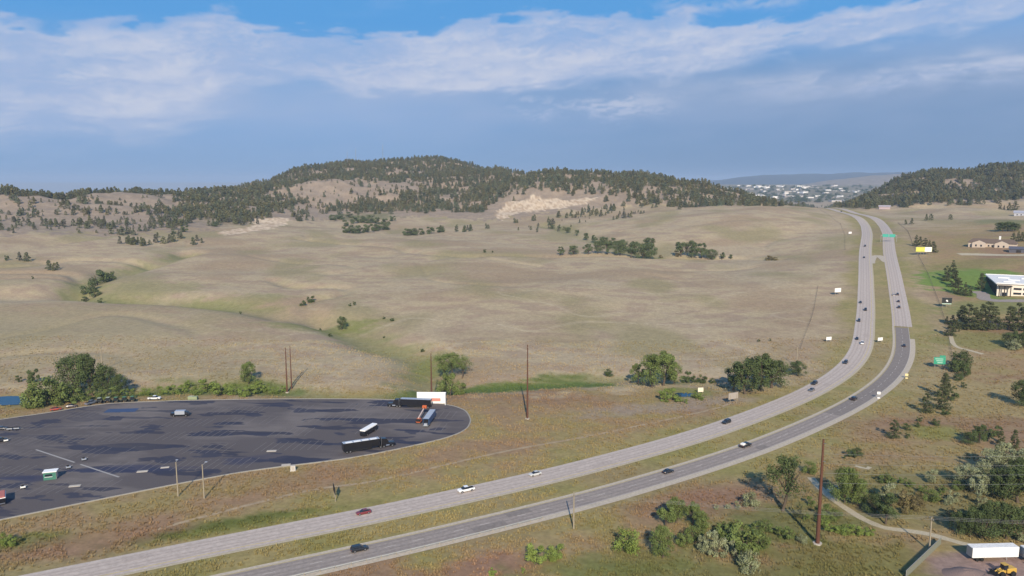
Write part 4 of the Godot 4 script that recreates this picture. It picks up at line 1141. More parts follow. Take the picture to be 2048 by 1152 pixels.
	for c in [[Vector2(-200.7, -289.8), "small white handcart beside the black SUV", M.white], [Vector2(-158.2, -269.1), "small dark handcart standing on the long painted line", M.silver], [Vector2(-159.4, -261.2), "small grey handcart between the booth and the painted line", M.silver], [Vector2(-164.2, -243.2), "small pale handcart beside the red roofed van", M.white]]:
		o = thing("handcart", c[1], "cart", Vector3(c[0].x, 0.14, c[0].y), 0.6)
		solid("tray", block(Vector3(0, 0.6, 0), Vector3(1.5, 0.5, 0.9), 0.05), c[2], o)
		solid("load", block(Vector3(-0.1, 1.05, 0), Vector3(0.8, 0.4, 0.7), 0.08), M.rubber, o)
		solid("handle", bar(Vector3(0.7, 0.6, 0), Vector3(1.4, 1.1, 0), 0.04, 0.04), M.steel, o)
		wheels(o, [-0.4, 0.4], 0.5, 0.22, 0.12, false)
	# utility cabinet on the bank
	p = Vector2(-78.1, -259.3)
	o = thing("utility_cabinet", "white utility cabinet on the grass bank at the car park's highway edge", "cabinet", ground_at(p), 0.2)
	solid("plinth", block(Vector3(0, 0.1, 0), Vector3(2.0, 0.4, 1.4), 0.03), M.concrete, o)
	solid("casing", block(Vector3(0, 1.1, 0), Vector3(1.6, 1.7, 1.1), 0.05), M.white, o)
	solid("door", block(Vector3(0, 1.1, 0.56), Vector3(1.3, 1.5, 0.03)), M.concrete, o)
	solid("lid", block(Vector3(0, 1.98, 0), Vector3(1.75, 0.08, 1.25), 0.02), M.concrete, o)
	p = Vector2(-82.2, -264.6)
	o = solid("concrete_slab", block(Vector3(0, 0.05, 0), Vector3(3.2, 0.4, 1.6), 0.04), M.concrete, self)
	o.position = ground_at(p) + Vector3(0, 0.1, 0)
	o.rotation.y = 0.25
	tag(o, "pale concrete slab on the grass bank beside the white utility cabinet", "slab")

# ---------------------------------------------------------------- poles, wires, signs, fences
func steel_pole(at: Vector2, tall: float, label: String, thick := 0.42, arms := true, footing := true) -> Node3D:
	var o := thing("power_pole", label, "power pole", ground_at(at))
	solid("shaft", bar(Vector3(0, -0.5, 0), Vector3(0, tall, 0), thick, thick * 0.42, 12), M.rust, o)
	if footing:
		solid("footing", bar(Vector3(0, -0.6, 0), Vector3(0, 0.35, 0), thick * 2.1, thick * 2.1, 14), M.concrete, o)
	if arms:
		for k in 3:
			var y := tall - 1.2 - 2.6 * k
			var s := 1 if k % 2 == 0 else -1
			solid("insulator", bar(Vector3(0, y, 0), Vector3(0.3, y + 0.35, 1.5 * s), 0.09, 0.06), M.steel, o)
	return o

func wood_pole(at: Vector2, tall: float, label: String, group := "", arm := true) -> Node3D:
	var o := thing("utility_pole", label, "utility pole", ground_at(at), 0.0, group)
	solid("shaft", bar(Vector3(0, -0.5, 0), Vector3(0, tall, 0), 0.26, 0.17, 9), M.wood_pole, o)
	if arm:
		solid("crossarm", block(Vector3(0, tall - 0.5, 0.0), Vector3(0.12, 0.14, 2.2)), M.wood_pole, o)
		for s in [-1, 0, 1]:
			solid("insulator", bar(Vector3(0, tall - 0.45, 0.95 * s), Vector3(0, tall - 0.15, 0.95 * s), 0.07, 0.05), M.steel, o)
	return o

func lamp_post(at: Vector2, tall: float, reach: Vector3, label: String) -> void:
	var o := thing("light_pole", label, "light pole", ground_at(at))
	solid("shaft", bar(Vector3(0, -0.5, 0), Vector3(0, tall, 0), 0.24, 0.15, 10), M.wood_pole, o)
	solid("arm", bar(Vector3(0, tall - 0.3, 0), reach + Vector3(0, tall, 0), 0.07, 0.05), M.steel, o)
	solid("lamp_head", block(reach * 1.2 + Vector3(0, tall, 0), Vector3(0.8, 0.18, 0.45), 0.05), M.silver, o)

func wire(a: Vector3, b: Vector3, sag: float, label: String, group: String, r := 0.024) -> void:
	var st := start()
	var pts := []
	var radii := []
	for k in 25:
		var t := k / 24.0
		pts.append(a.lerp(b, t) - Vector3(0, sag * 4.0 * t * (1.0 - t), 0))
		radii.append(r)
	tube(st, pts, radii, 4)
	tag(solid("power_line", done(st), M.wire, self), label, "power line", group)

func billboard(at: Vector2, wide: float, high: float, clear: float, turn: float, face: Material, label: String, posts := 2, stripe: Material = null) -> Node3D:
	var o := thing("billboard", label, "billboard", ground_at(at), turn)
	solid("panel", block(Vector3(0, clear + high / 2.0, 0), Vector3(wide, high, 0.22), 0.03), M.sign_back, o)
	solid("face", block(Vector3(0, clear + high / 2.0, 0.13), Vector3(wide - 0.1, high - 0.1, 0.03)), face, o)
	if stripe:
		solid("face_print", block(Vector3(wide * 0.27, clear + high / 2.0, 0.155), Vector3(wide * 0.42, high - 0.16, 0.02)), stripe, o)
	for k in posts:
		var x := 0.0 if posts == 1 else lerpf(-wide * 0.36, wide * 0.36, k / (posts - 1.0))
		solid("post", bar(Vector3(x, -0.5, -0.2), Vector3(x, clear + high * 0.7, -0.2), 0.14, 0.12, 8), M.wood_pole if posts > 1 else M.steel, o)
	return o

func make_poles() -> void:
	var tall := steel_pole(Vector2(87, -204.1), 31.0, "tall rust brown steel power pole on a round concrete footing among bushes", 0.62)
	steel_pole(Vector2(6.7, -319.5), 33.0, "tall rust brown steel power pole on open grass above the highway", 0.45)
	steel_pole(Vector2(-39.7, -363.7), 22.0, "rust brown steel power pole behind the white display wall", 0.45)
	steel_pole(Vector2(-112.6, -369.3), 23.0, "rust brown steel power pole, the one of a pair with the pale footing", 0.42)
	steel_pole(Vector2(-111.7, -374), 22.5, "rust brown steel power pole, the one of a pair without a footing", 0.36, true, false)
	wood_pole(Vector2(-223.2, -403.5), 13.5, "thin grey wooden pole on the plain behind the big cottonwoods")
	wood_pole(Vector2(159.4, -415.1), 12.0, "thin wooden pole standing above the small round tree by the highway")
	var a := wood_pole(Vector2(18.3, -213.5), 11.4, "pale wooden utility pole on the grass below the asphalt carriageway")
	var b := wood_pole(Vector2(116.7, -200.2), 9.8, "pale wooden utility pole beside the works yard's screened fence")
	lamp_post(Vector2(-109.5, -237.1), 11.8, Vector3(-0.3, 0.1, -1.3), "pale light pole with a shadow across the bank, beside the concrete slabs")
	lamp_post(Vector2(-100.3, -235.5), 11.6, Vector3(0.5, 0.15, -1.4), "pale light pole with a curved arm on the grass bank")
	for s in [-0.95, 0.0, 0.95]:
		wire(a.position + Vector3(0, 11.2, s), b.position + Vector3(0, 9.6, s), 1.0, "thin overhead wire between the two pale wooden utility poles", "wires between the wooden poles")
		wire(b.position + Vector3(0, 9.6, s), Vector3(215, 10, -196 + s), 1.2, "thin overhead wire from the wooden pole over the works yard", "wires over the works yard")
	for k in 4:
		wire(tall.position + Vector3(0.2, 27.0 - 2.8 * k, 0.8), Vector3(262, 26.5 - 2.8 * k, -222), 3.2, "thin power line strung from the tall steel pole above the silvery trees", "power lines from the tall steel pole", 0.028)

func make_signs() -> void:
	var w: Material = M.white
	billboard(Vector2(264.8, -610.7), 6.4, 3.4, 2.2, 0.35, w, "white billboard on the rangeland verge, the largest of the white ones")
	billboard(Vector2(199, -467.9), 4.0, 2.1, 1.2, 0.3, w, "small white billboard on the verge beside the straight pale carriageway")
	billboard(Vector2(229.5, -464.2), 3.8, 2.0, 1.2, 0.3, w, "small white billboard on the central reserve")
	billboard(Vector2(424.8, -954.1), 4.6, 2.4, 1.0, 0.3, w, "tiny white billboard on the verge short of the gap")
	billboard(Vector2(92.3, -361), 2.8, 2.2, 0.6, 0.1, paint(Color(0.72, 0.66, 0.50), 0.6), "cream board standing on the bank of the small reedy pond")
	billboard(Vector2(102.8, -342.3), 5.6, 3.0, 2.4, -2.7, M.sign_back, "large road sign seen from behind on the grass bank by the dark cottonwoods")
	var o := billboard(Vector2(234.8, -407.2), 6.2, 4.0, 2.4, -0.12, M.sign_green, "large green road sign on two posts beside the row of shrubs")
	solid("exit_tab", block(Vector3(1.4, 6.9, 0), Vector3(3.0, 0.9, 0.2)), M.sign_green, o)
	var pale := paint(Color(0.45, 0.62, 0.52), 0.5)
	for k in 3:
		solid("lettering", block(Vector3(-0.3 + 0.25 * k, 5.4 - 1.05 * k, 0.16), Vector3(4.2 - 0.7 * k, 0.34, 0.02)), pale, o)
	o = billboard(Vector2(319.7, -551.2), 7.0, 4.2, 3.4, -0.15, paint(Color(0.012, 0.015, 0.014), 0.5), "black billboard with a white emblem above the row of pines", 3)
	solid("emblem", block(Vector3(0.0, 5.2, 0.16), Vector3(1.0, 1.5, 0.02), 0.0, Basis(Vector3(0, 0, 1), 0.785)), w, o)
	solid("lower_board", block(Vector3(0.0, 3.0, 0.05), Vector3(6.4, 0.5, 0.12)), pale, o)
	billboard(Vector2(415.1, -762.9), 15.5, 4.8, 3.2, -0.1, M.lime, "long billboard with a yellow green and white face beside the small dark trees", 5, w)
	# small roadside markers
	for s in [[Vector2(207.4, -388.7), 1.5, "small pale yellow roadside sign above the asphalt bend", paint(Color(0.72, 0.60, 0.30), 0.6)], [Vector2(175.2, -352.1), 2.2, "white roadside sign with a broad base beside the asphalt carriageway", w]]:
		o = thing("road_sign", s[2], "road sign", ground_at(s[0]), -0.3)
		solid("post", bar(Vector3(0, -0.4, 0), Vector3(0, s[1] + 0.6, 0), 0.07, 0.07), M.steel, o)
		solid("plate", block(Vector3(0, s[1] + 0.5, 0.1), Vector3(1.5, 1.3, 0.05), 0.02), s[3], o)
		solid("base", block(Vector3(0, 0.2, 0), Vector3(1.3, 0.7, 0.9), 0.1), s[3], o)
	# sign seen edge on, on two wooden posts, beside the pale carriageway
	var p := Vector2(-57.6, -234.3)
	o = thing("road_sign", "dark road sign seen almost edge on, on two wooden posts above the pale carriageway", "road sign", ground_at(p), -1.22)
	for x in [-1.5, 1.5]:
		solid("post", bar(Vector3(x, -0.5, -0.15), Vector3(x, 5.2, -0.15), 0.13, 0.12, 8), M.wood_pole, o)
	solid("plate", block(Vector3(0, 3.9, 0), Vector3(4.4, 2.4, 0.12), 0.02), M.sign_dark, o)
	# overhead sign gantry at the far end of the asphalt carriageway
	p = Vector2(425.5, -863.6)
	var best := 0
	for i in path.size():
		if path[i].distance_squared_to(p) < path[best].distance_squared_to(p):
			best = i
	var t := heading(best)
	o = thing("sign_gantry", "green overhead sign gantry spanning the far asphalt carriageway", "sign gantry", ground_at(path[best] + Vector2(-t.y, t.x) * 11.5), atan2(-t.y, t.x) - PI / 2)
	for x in [-8.0, 8.0]:
		solid("post", bar(Vector3(x, -0.8, 0), Vector3(x, 8.0, 0), 0.2, 0.18, 8), M.steel, o)
	solid("beam", block(Vector3(0, 7.6, 0), Vector3(16.4, 0.5, 0.5), 0.04), M.steel, o)
	for x in [-3.4, 3.4]:
		solid("panel", block(Vector3(x, 7.4, 0.38), Vector3(6.2, 3.4, 0.15), 0.03), paint(Color(0.05, 0.36, 0.27), 0.5), o)
	# guard rail along the yard side shoulder
	var rail := thing("guard_rail", "steel guard rail along the asphalt carriageway's grass shoulder", "guard rail", Vector3.ZERO)
	var st := start()
	var last = null
	for i in path.size():
		if path[i].y > -168.0 or path[i].y < -236.0:
			continue
		t = heading(i)
		var q := path[i] + Vector2(-t.y, t.x) * 16.4
		var g := ground_at(q) + Vector3(0, 0.12, 0)
		solid("post", block(Vector3(0, 0.35, 0), Vector3(0.16, 0.9, 0.2)), M.wood_pole, rail).position = g
		if last != null:
			for y in [0.55, 0.72]:
				tube(st, [last + Vector3(0, y, 0), g + Vector3(0, y, 0)], [0.11, 0.11], 5)
		last = g
	solid("rail", done(st), M.steel, rail)

func wire_fence(points: Array, label: String, every: float) -> void:
	var o := thing("wire_fence", label, "fence", Vector3.ZERO)
	var curve := Curve2D.new()
	curve.bake_interval = every
	for p in points:
		curve.add_point(p)
	var c := curve.get_baked_points()
	var post := bar(Vector3(0, -0.5, 0), Vector3(0, 1.5, 0), 0.11, 0.10, 5)
	var st := start()
	for i in c.size():
		solid("post", post, M.bark, o).position = ground_at(c[i])
		if i:
			for y in [0.5, 0.9, 1.3]:
				tube(st, [ground_at(c[i - 1]) + Vector3(0, y, 0), ground_at(c[i]) + Vector3(0, y, 0)], [0.022, 0.022], 3, false)
	solid("wire", done(st), M.wire, o)

func make_fences() -> void:
	wire_fence([Vector2(553.6, -1091.1), Vector2(502.5, -965), Vector2(446.9, -847), Vector2(404.5, -751.3), Vector2(370.1, -670.5), Vector2(342.2, -609.3), Vector2(319.5, -559.5), Vector2(292.6, -502.8), Vector2(262.2, -444), Vector2(248.6, -418.4)], "dark post and wire fence beside the lawn east of the highway", 8.0)
	wire_fence([Vector2(261.8, -643.2), Vector2(227.2, -563.4), Vector2(212.2, -530.3), Vector2(174.5, -450.3)], "thin post and wire fence on the rangeland beside the highway", 9.0)
	wire_fence([Vector2(535.1, -1324.8), Vector2(467.3, -1083.7), Vector2(417.5, -951.7), Vector2(368.5, -837.7)], "far post and wire fence along the rangeland verge near the gap", 14.0)
	# screened fence of the works yard
	var a := Vector2(102.6, -185.3)
	var b := Vector2(122, -203.8)
	var o := thing("screen_fence", "grey green screened fence along the works yard with a dark gap below", "fence", ground_at(a), atan2(-(b.y - a.y), b.x - a.x))
	var long := a.distance_to(b)
	var n := 9
	for k in n + 1:
		solid("post", bar(Vector3(long * k / n, -0.4, -0.08), Vector3(long * k / n, 2.1, -0.08), 0.06, 0.06), M.steel, o)
	for k in n:
		solid("screen_panel", block(Vector3(long * (k + 0.5) / n, 1.1, 0), Vector3(long / n - 0.06, 1.9, 0.05)), M.screen, o)
	solid("top_rail", bar(Vector3(0, 2.12, -0.05), Vector3(long, 2.12, -0.05), 0.05, 0.05), M.steel, o)

# ---------------------------------------------------------------- buildings
func windows(o: Node3D, from: Vector3, along_x: Vector3, count: int, size: Vector3, gap: float) -> void:
	for k in count:
		var w := solid("window", block(Vector3.ZERO, size), M.dark_glass, o)
		w.position = from + along_x.normalized() * gap * k
		solid("sill", block(Vector3(0, -size.y / 2.0 - 0.08, 0), size * Vector3(1, 0, 1) + Vector3(0.1, 0.12, 0.1)), M.concrete, w)

func make_buildings() -> void:
	# long office: the short glazed end faces the highway, the cream front faces the yard
	var corner := Vector2(376.5, -583.5)
	var o := thing("office_building", "large cream office building with a white flat roof and dark glazed end", "building", ground_at(corner), -0.44)
	solid("wall", block(Vector3(45, 4.0, -31), Vector3(90, 11.0, 62), 0.05), M.office_wall, o)
	solid("glazed_end", block(Vector3(-0.2, 4.2, -31), Vector3(0.5, 8.4, 60)), M.dark_glass, o)
	for k in 11:
		solid("mullion", block(Vector3(-0.55, 4.2, -4.0 - 5.6 * k), Vector3(0.25, 8.4, 0.4)), M.sign_dark, o)
	var roof := solid("roof", block(Vector3(44.8, 9.85, -31), Vector3(92, 0.6, 64), 0.05), M.roof_white, o)
	solid("parapet", block(Vector3(45, 10.25, 0.6), Vector3(91, 0.5, 0.5)), M.white, roof)
	solid("parapet", block(Vector3(45, 10.25, -62.6), Vector3(91, 0.5, 0.5)), M.white, roof)
	for r in 3:
		for k in 5:
			solid("skylight", block(Vector3(9.0 + 16.0 * k + 5.0 * (r % 2), 10.4, -10.0 - 14.0 * r), Vector3(8.0, 0.6, 2.2), 0.1), M.white, roof)
	solid("porch_roof", block(Vector3(5.0, 8.3, 2.0), Vector3(9.0, 0.5, 4.6), 0.05), M.sign_dark, o)
	for x in [1.2, 4.6, 8.6]:
		solid("porch_column", block(Vector3(x, 3.9, 3.4), Vector3(0.6, 8.6, 0.6)), M.sign_dark, o)
	for y in [2.6, 6.2]:
		windows(o, Vector3(13.5, y, 0.03), Vector3.RIGHT, 12, Vector3(5.2, 1.5, 0.12), 6.2)
	solid("door", block(Vector3(5.0, 1.5, 0.05), Vector3(3.0, 3.0, 0.14)), M.dark_glass, o)
	# house with the brown roof and a chimney
	var base := Vector2(478.6, -795.1)
	o = thing("house", "long cream house with a brown pitched roof and a pale chimney", "house", ground_at(base), -0.72)
	solid("wall", block(Vector3(21, 2.0, -7), Vector3(42, 7.0, 13), 0.05), M.cream, o)
	var st := start()
	skin(st, [[Vector3(-1, 5.3, 0.4), Vector3(-1, 5.3, -14.4), Vector3(3, 9.3, -7)], [Vector3(43, 5.3, 0.4), Vector3(43, 5.3, -14.4), Vector3(39, 9.3, -7)]], true)
	roof = solid("roof", done(st), M.brown_roof, o)
	solid("chimney", block(Vector3(27, 9.6, -7), Vector3(1.6, 5.5, 1.6), 0.05), M.white, roof)
	for x in [10.0, 30.0]:
		st = start()
		skin(st, [[Vector3(x - 6, 0, 0.2), Vector3(x - 6, 5.0, 0.2), Vector3(x, 7.6, 0.2), Vector3(x + 6, 5.0, 0.2), Vector3(x + 6, 0, 0.2)], [Vector3(x - 6, 0, 2.2), Vector3(x - 6, 5.0, 2.2), Vector3(x, 7.6, 2.2), Vector3(x + 6, 5.0, 2.2), Vector3(x + 6, 0, 2.2)]], true)
		solid("gable", done(st), M.cream, o)
		windows(o, Vector3(x - 2.4, 2.4, 2.24), Vector3.RIGHT, 2, Vector3(1.5, 1.9, 0.1), 4.6)
	windows(o, Vector3(18.5, 2.4, -0.45), Vector3.RIGHT, 2, Vector3(1.4, 1.6, 0.1), 3.2)
	solid("door", block(Vector3(38.5, 1.6, -0.45), Vector3(1.6, 2.8, 0.12)), M.brown_roof, o)
	# dark barn to its right and a pale house below the wooded hill
	base = Vector2(492.7, -750.4)
	o = thing("barn", "long low dark blue grey barn beside the cream house", "barn", ground_at(base), -0.62)
	solid("wall", block(Vector3(16, 1.2, -5), Vector3(32, 5.4, 10), 0.05), paint(Color(0.10, 0.10, 0.12), 0.8), o)
	st = start()
	skin(st, [[Vector3(-0.6, 3.8, 0.6), Vector3(-0.6, 3.8, -10.6), Vector3(-0.6, 6.2, -5)], [Vector3(32.6, 3.8, 0.6), Vector3(32.6, 3.8, -10.6), Vector3(32.6, 6.2, -5)]], true)
	solid("roof", done(st), paint(Color(0.085, 0.085, 0.105), 0.6), o)
	solid("door", block(Vector3(8, 1.5, 0.05), Vector3(4, 3, 0.12)), M.sign_dark, o)
	base = Vector2(752.8, -1142.5)
	o = thing("house", "pale blue grey house at the foot of the wooded hill", "house", ground_at(base), -0.6)
	solid("wall", block(Vector3(14, 1.8, -5), Vector3(28, 6.5, 10), 0.05), paint(Color(0.42, 0.43, 0.47), 0.8), o)
	st = start()
	skin(st, [[Vector3(-1, 4.9, 0.8), Vector3(-1, 4.9, -10.8), Vector3(-1, 8.2, -5)], [Vector3(29, 4.9, 0.8), Vector3(29, 4.9, -10.8), Vector3(29, 8.2, -5)]], true)
	solid("roof", done(st), paint(Color(0.30, 0.31, 0.36), 0.7), o)
	windows(o, Vector3(4, 2.2, 0.05), Vector3.RIGHT, 5, Vector3(1.6, 1.5, 0.1), 5.0)
	base = Vector2(661, -1373.5)
	o = thing("house", "small pale pink house at the tip of the wooded round hill", "house", ground_at(base), -0.4)
	solid("wall", block(Vector3(9, 1.5, -5), Vector3(18, 6, 10), 0.05), paint(Color(0.40, 0.32, 0.33), 0.8), o)
	st = start()
	skin(st, [[Vector3(-1, 4.4, 0.8), Vector3(-1, 4.4, -10.8), Vector3(-1, 7.2, -5)], [Vector3(19, 4.4, 0.8), Vector3(19, 4.4, -10.8), Vector3(19, 7.2, -5)]], true)
	solid("roof", done(st), paint(Color(0.34, 0.30, 0.32), 0.7), o)
	# the far town in the gap: sheds and stores, each a wall and a roof
	var r := RandomNumberGenerator.new()
	r.seed = 77
	var wall := BoxMesh.new()
	var tones := [paint(Color(0.78, 0.76, 0.73), 0.8), paint(Color(0.44, 0.40, 0.36), 0.8), paint(Color(0.66, 0.63, 0.60), 0.8), paint(Color(0.26, 0.23, 0.21), 0.8)]
	for k in 130:
		var f := r.randf()
		var d := lerpf(3950.0, 6900.0, pow(f, 0.8))
		var az := deg_to_rad(r.randf_range(15.2, 24.6)) if d < 5500.0 else deg_to_rad(r.randf_range(15.0, 23.2))
		var at := Vector2(sin(az), -cos(az)) * d
		var size := Vector3(r.randf_range(12, 52), r.randf_range(4, 8), r.randf_range(12, 40))
		var h := thing("warehouse", "small pale flat roofed building of the far town seen through the gap", "building", ground_at(at), r.randf_range(-0.3, 0.6), "buildings of the far town")
		var m: Material = tones[r.randi() % 4]
		var body := solid("wall", wall, m, h)
		body.scale = Vector3(size.x, size.y + 4.0, size.z)
		body.position.y = size.y / 2.0 - 2.0
		var top := solid("roof", wall, tones[0] if r.randf() < 0.65 else tones[2], h)
		top.scale = Vector3(size.x + 1.0, 0.6, size.z + 1.0)
		top.position.y = size.y + 0.35
	# masts on the hill
	for m in [[Vector2(-479.3, -2239), 34.0, "thin lattice radio mast on the hilltop, the shortest of three"], [Vector2(-455.2, -2242.9), 40.0, "thin lattice radio mast on the hilltop, the middle one of three"], [Vector2(-371.4, -2212.5), 55.0, "thin lattice radio mast on the hilltop, the tallest of three"]]:
		o = thing("radio_mast", m[2], "radio mast", ground_at(m[0]))
		st = start()
		for k in 3:
			var a := TAU * k / 3.0
			tube(st, [Vector3(cos(a) * 1.4, -2, sin(a) * 1.4), Vector3(cos(a) * 0.4, m[1], sin(a) * 0.4)], [0.16, 0.10], 4)
		for k in 12:
			for q in 3:
				var a := TAU * q / 3.0
				var a2 := TAU * (q + 1) / 3.0
				var w := lerpf(1.4, 0.4, k / 12.0)
				tube(st, [Vector3(cos(a) * w, m[1] * k / 12.0, sin(a) * w), Vector3(cos(a2) * w, m[1] * (k + 1) / 12.0, sin(a2) * w)], [0.06, 0.06], 3, false)
		solid("lattice", done(st), M.steel, o)
		solid("antenna", bar(Vector3(0, m[1] - 1.0, 0), Vector3(0, m[1] + 6.0, 0), 0.12, 0.05), M.white, o)

func make_yard() -> void:
	for t in [[Vector2(124.8, -193.7), "long white box trailer in the works yard, its grey end towards the screened fence"], [Vector2(138.9, -193.0), "white box trailer standing end to end with the long one in the works yard"]]:
		var o := thing("box_trailer", t[1], "trailer", ground_at(t[0]), 0.05)
		var b := solid("box", block(Vector3(6.5, 2.5, -1.3), Vector3(13.0, 2.8, 2.6), 0.05), M.white, o)
		for k in 21:
			solid("rib", block(Vector3(0.35 + 0.615 * k, 2.5, 0.03), Vector3(0.10, 2.7, 0.06)), M.white, b)
		solid("roof", block(Vector3(6.5, 3.93, -1.3), Vector3(12.9, 0.05, 2.5)), M.roof_white, o)
		solid("door", block(Vector3(-0.03, 2.5, -1.3), Vector3(0.06, 2.6, 2.4)), M.steel, o)
		solid("frame", block(Vector3(6.5, 0.95, -1.3), Vector3(12.4, 0.25, 1.2)), M.rubber, o)
		for x in [10.0, 10.3]:
			solid("landing_leg", bar(Vector3(x, -0.1, -0.5 if x == 10.0 else -2.1), Vector3(x, 1.0, -0.5 if x == 10.0 else -2.1), 0.1, 0.1), M.steel, o)
		var holder := Node3D.new()
		holder.name = "axle_group"
		o.add_child(holder)
		holder.position = Vector3(0, 0, -1.3)
		wheels(holder, [1.6, 2.9], 1.0, 0.5, 0.4, false)
	var p := Vector2(129.1, -186.8)
	var o := thing("wheel_loader", "yellow wheel loader with a dark bucket in the works yard", "loader", ground_at(p), 3.3)
	solid("rear_body", block(Vector3(-1.4, 1.5, 0), Vector3(2.8, 1.3, 2.0), 0.15), M.yellow, o)
	solid("front_body", block(Vector3(1.0, 1.2, 0), Vector3(1.8, 0.8, 1.4), 0.1), M.yellow, o)
	solid("cab", hull([[-0.4, 0.75, 0.75, 0.65, 1.8, 2.2, 3.1], [0.8, 0.75, 0.75, 0.6, 1.8, 2.2, 3.05]]), M.dark_glass, o)
	solid("cab_roof", block(Vector3(0.2, 3.15, 0), Vector3(1.5, 0.12, 1.5), 0.04), M.yellow, o)
	for s in [-1, 1]:
		solid("lift_arm", bar(Vector3(0.8, 1.7, 0.55 * s), Vector3(3.0, 0.7, 0.55 * s), 0.16, 0.14), M.yellow, o)
	solid("bucket", hull([[2.8, 1.4, 1.4, 1.4, 0.3, 0.7, 1.3], [3.4, 1.4, 1.4, 1.4, 0.1, 0.3, 0.55], [4.0, 1.4, 1.4, 1.4, 0.1, 0.13, 0.2]]), M.rubber, o)
	wheels(o, [-1.6, 1.4], 1.05, 0.75, 0.55, false)
	# gravel heap
	var r := RandomNumberGenerator.new()
	r.seed = 5
	for g in [[Vector2(119.5, -186.8), 7.0, 1.7, "low pinkish gravel heap in the works yard"], [Vector2(123.5, -184.8), 4.5, 1.3, "small grey pink gravel heap beside the yellow loader"]]:
		var st := start()
		var rings := []
		for k in 6:
			var ring := []
			for q in 22:
				var a := -TAU * q / 22.0
				var w: float = g[1] * (1.0 - k / 6.0) * (1.0 + 0.16 * tint_c.get_noise_2d(cos(a) * 30.0 + g[0].x, sin(a) * 30.0 + 9.0 * k))
				ring.append(Vector3(cos(a) * w, -0.3 + g[2] * pow(k / 5.0, 0.8) + r.randf_range(-0.08, 0.08), sin(a) * w * 0.7))
			rings.append(ring)
		skin(st, rings, true, true)
		var heap := solid("gravel_heap", done(st), M.gravel, self)
		heap.position = ground_at(g[0])
		tag(heap, g[3], "gravel heap")

# ---------------------------------------------------------------- woods
var forest := [Vector2(-500.7, -1096), Vector2(-507.9, -1209.4), Vector2(-442.1, -1236.4), Vector2(-416.1, -1366.1), Vector2(-418.7, -1478.2), Vector2(-473.8, -1617.5), Vector2(-509.2, -1765), Vector2(-446.3, -1781.8), Vector2(-309.5, -1797.5), Vector2(-209.1, -1842), Vector2(-164.5, -1799.7), Vector2(-192.2, -1689.4), Vector2(-260.1, -1629.4), Vector2(-344.1, -1573.2), Vector2(-372.9, -1521.2), Vector2(-317.2, -1492.6), Vector2(-247.7, -1486.5), Vector2(-192.1, -1509.5), Vector2(-37.8, -1478.6), Vector2(-24.6, -1568.6), Vector2(77.2, -1553.3), Vector2(166.4, -1532.9), Vector2(217.7, -1471.6), Vector2(280.9, -1401.2), Vector2(374.8, -1375), Vector2(482.5, -1373.7), Vector2(1244.3, -3185.6), Vector2(1286.6, -3409.3), Vector2(545.2, -1613.2), Vector2(478.4, -1717.2), Vector2(386, -1814.3), Vector2(274.3, -1861.7), Vector2(157.2, -1913.8), Vector2(34.4, -2028.7), Vector2(-78.6, -2235.7), Vector2(-194.6, -2412), Vector2(-341.9, -2346.3), Vector2(-496.3, -2354.2), Vector2(-604.6, -2188), Vector2(-631.3, -2085.6), Vector2(-663.4, -1937.1), Vector2(-711.3, -1831), Vector2(-731.1, -1708.8), Vector2(-562.4, -1261.7)]
var round_hill := [Vector2(1339.6, -3174), Vector2(624.3, -1378), Vector2(683.7, -1417.4), Vector2(750.5, -1421.2), Vector2(790.6, -1393.2), Vector2(861.8, -1405.6), Vector2(913.3, -1414.6), Vector2(946.4, -1411.7), Vector2(1028.9, -1336.2), Vector2(1299.4, -1695.8), Vector2(1183.2, -1773.4), Vector2(1106.1, -1833.2), Vector2(1036.5, -1857.5), Vector2(953.2, -1881.9), Vector2(910.4, -1917.6), Vector2(1584.9, -3579.4)]
var clearings := [[Vector2(1.2, -1855.9), Vector2(70.6, -1774.5), Vector2(76.4, -1920.5), Vector2(-5.3, -2020.1)], [Vector2(938.7, -1671.4), Vector2(976, -1670.5), Vector2(992.8, -1625.7), Vector2(955.7, -1566.4), Vector2(932, -1592.6), Vector2(923.9, -1634.3)], [Vector2(166.4, -1634.7), Vector2(207, -1661.5), Vector2(197, -1537.1), Vector2(167.2, -1540.9)], [Vector2(243.3, -1480.9), Vector2(295.4, -1427.5), Vector2(267.7, -1482.5)], [Vector2(-41.5, -1437.3), Vector2(-33, -1575), Vector2(-4.2, -1588.2), Vector2(77.8, -1565.4), Vector2(177.2, -1539.7), Vector2(170.9, -1483.4), Vector2(72.5, -1454.6), Vector2(-12.6, -1371.4)]]
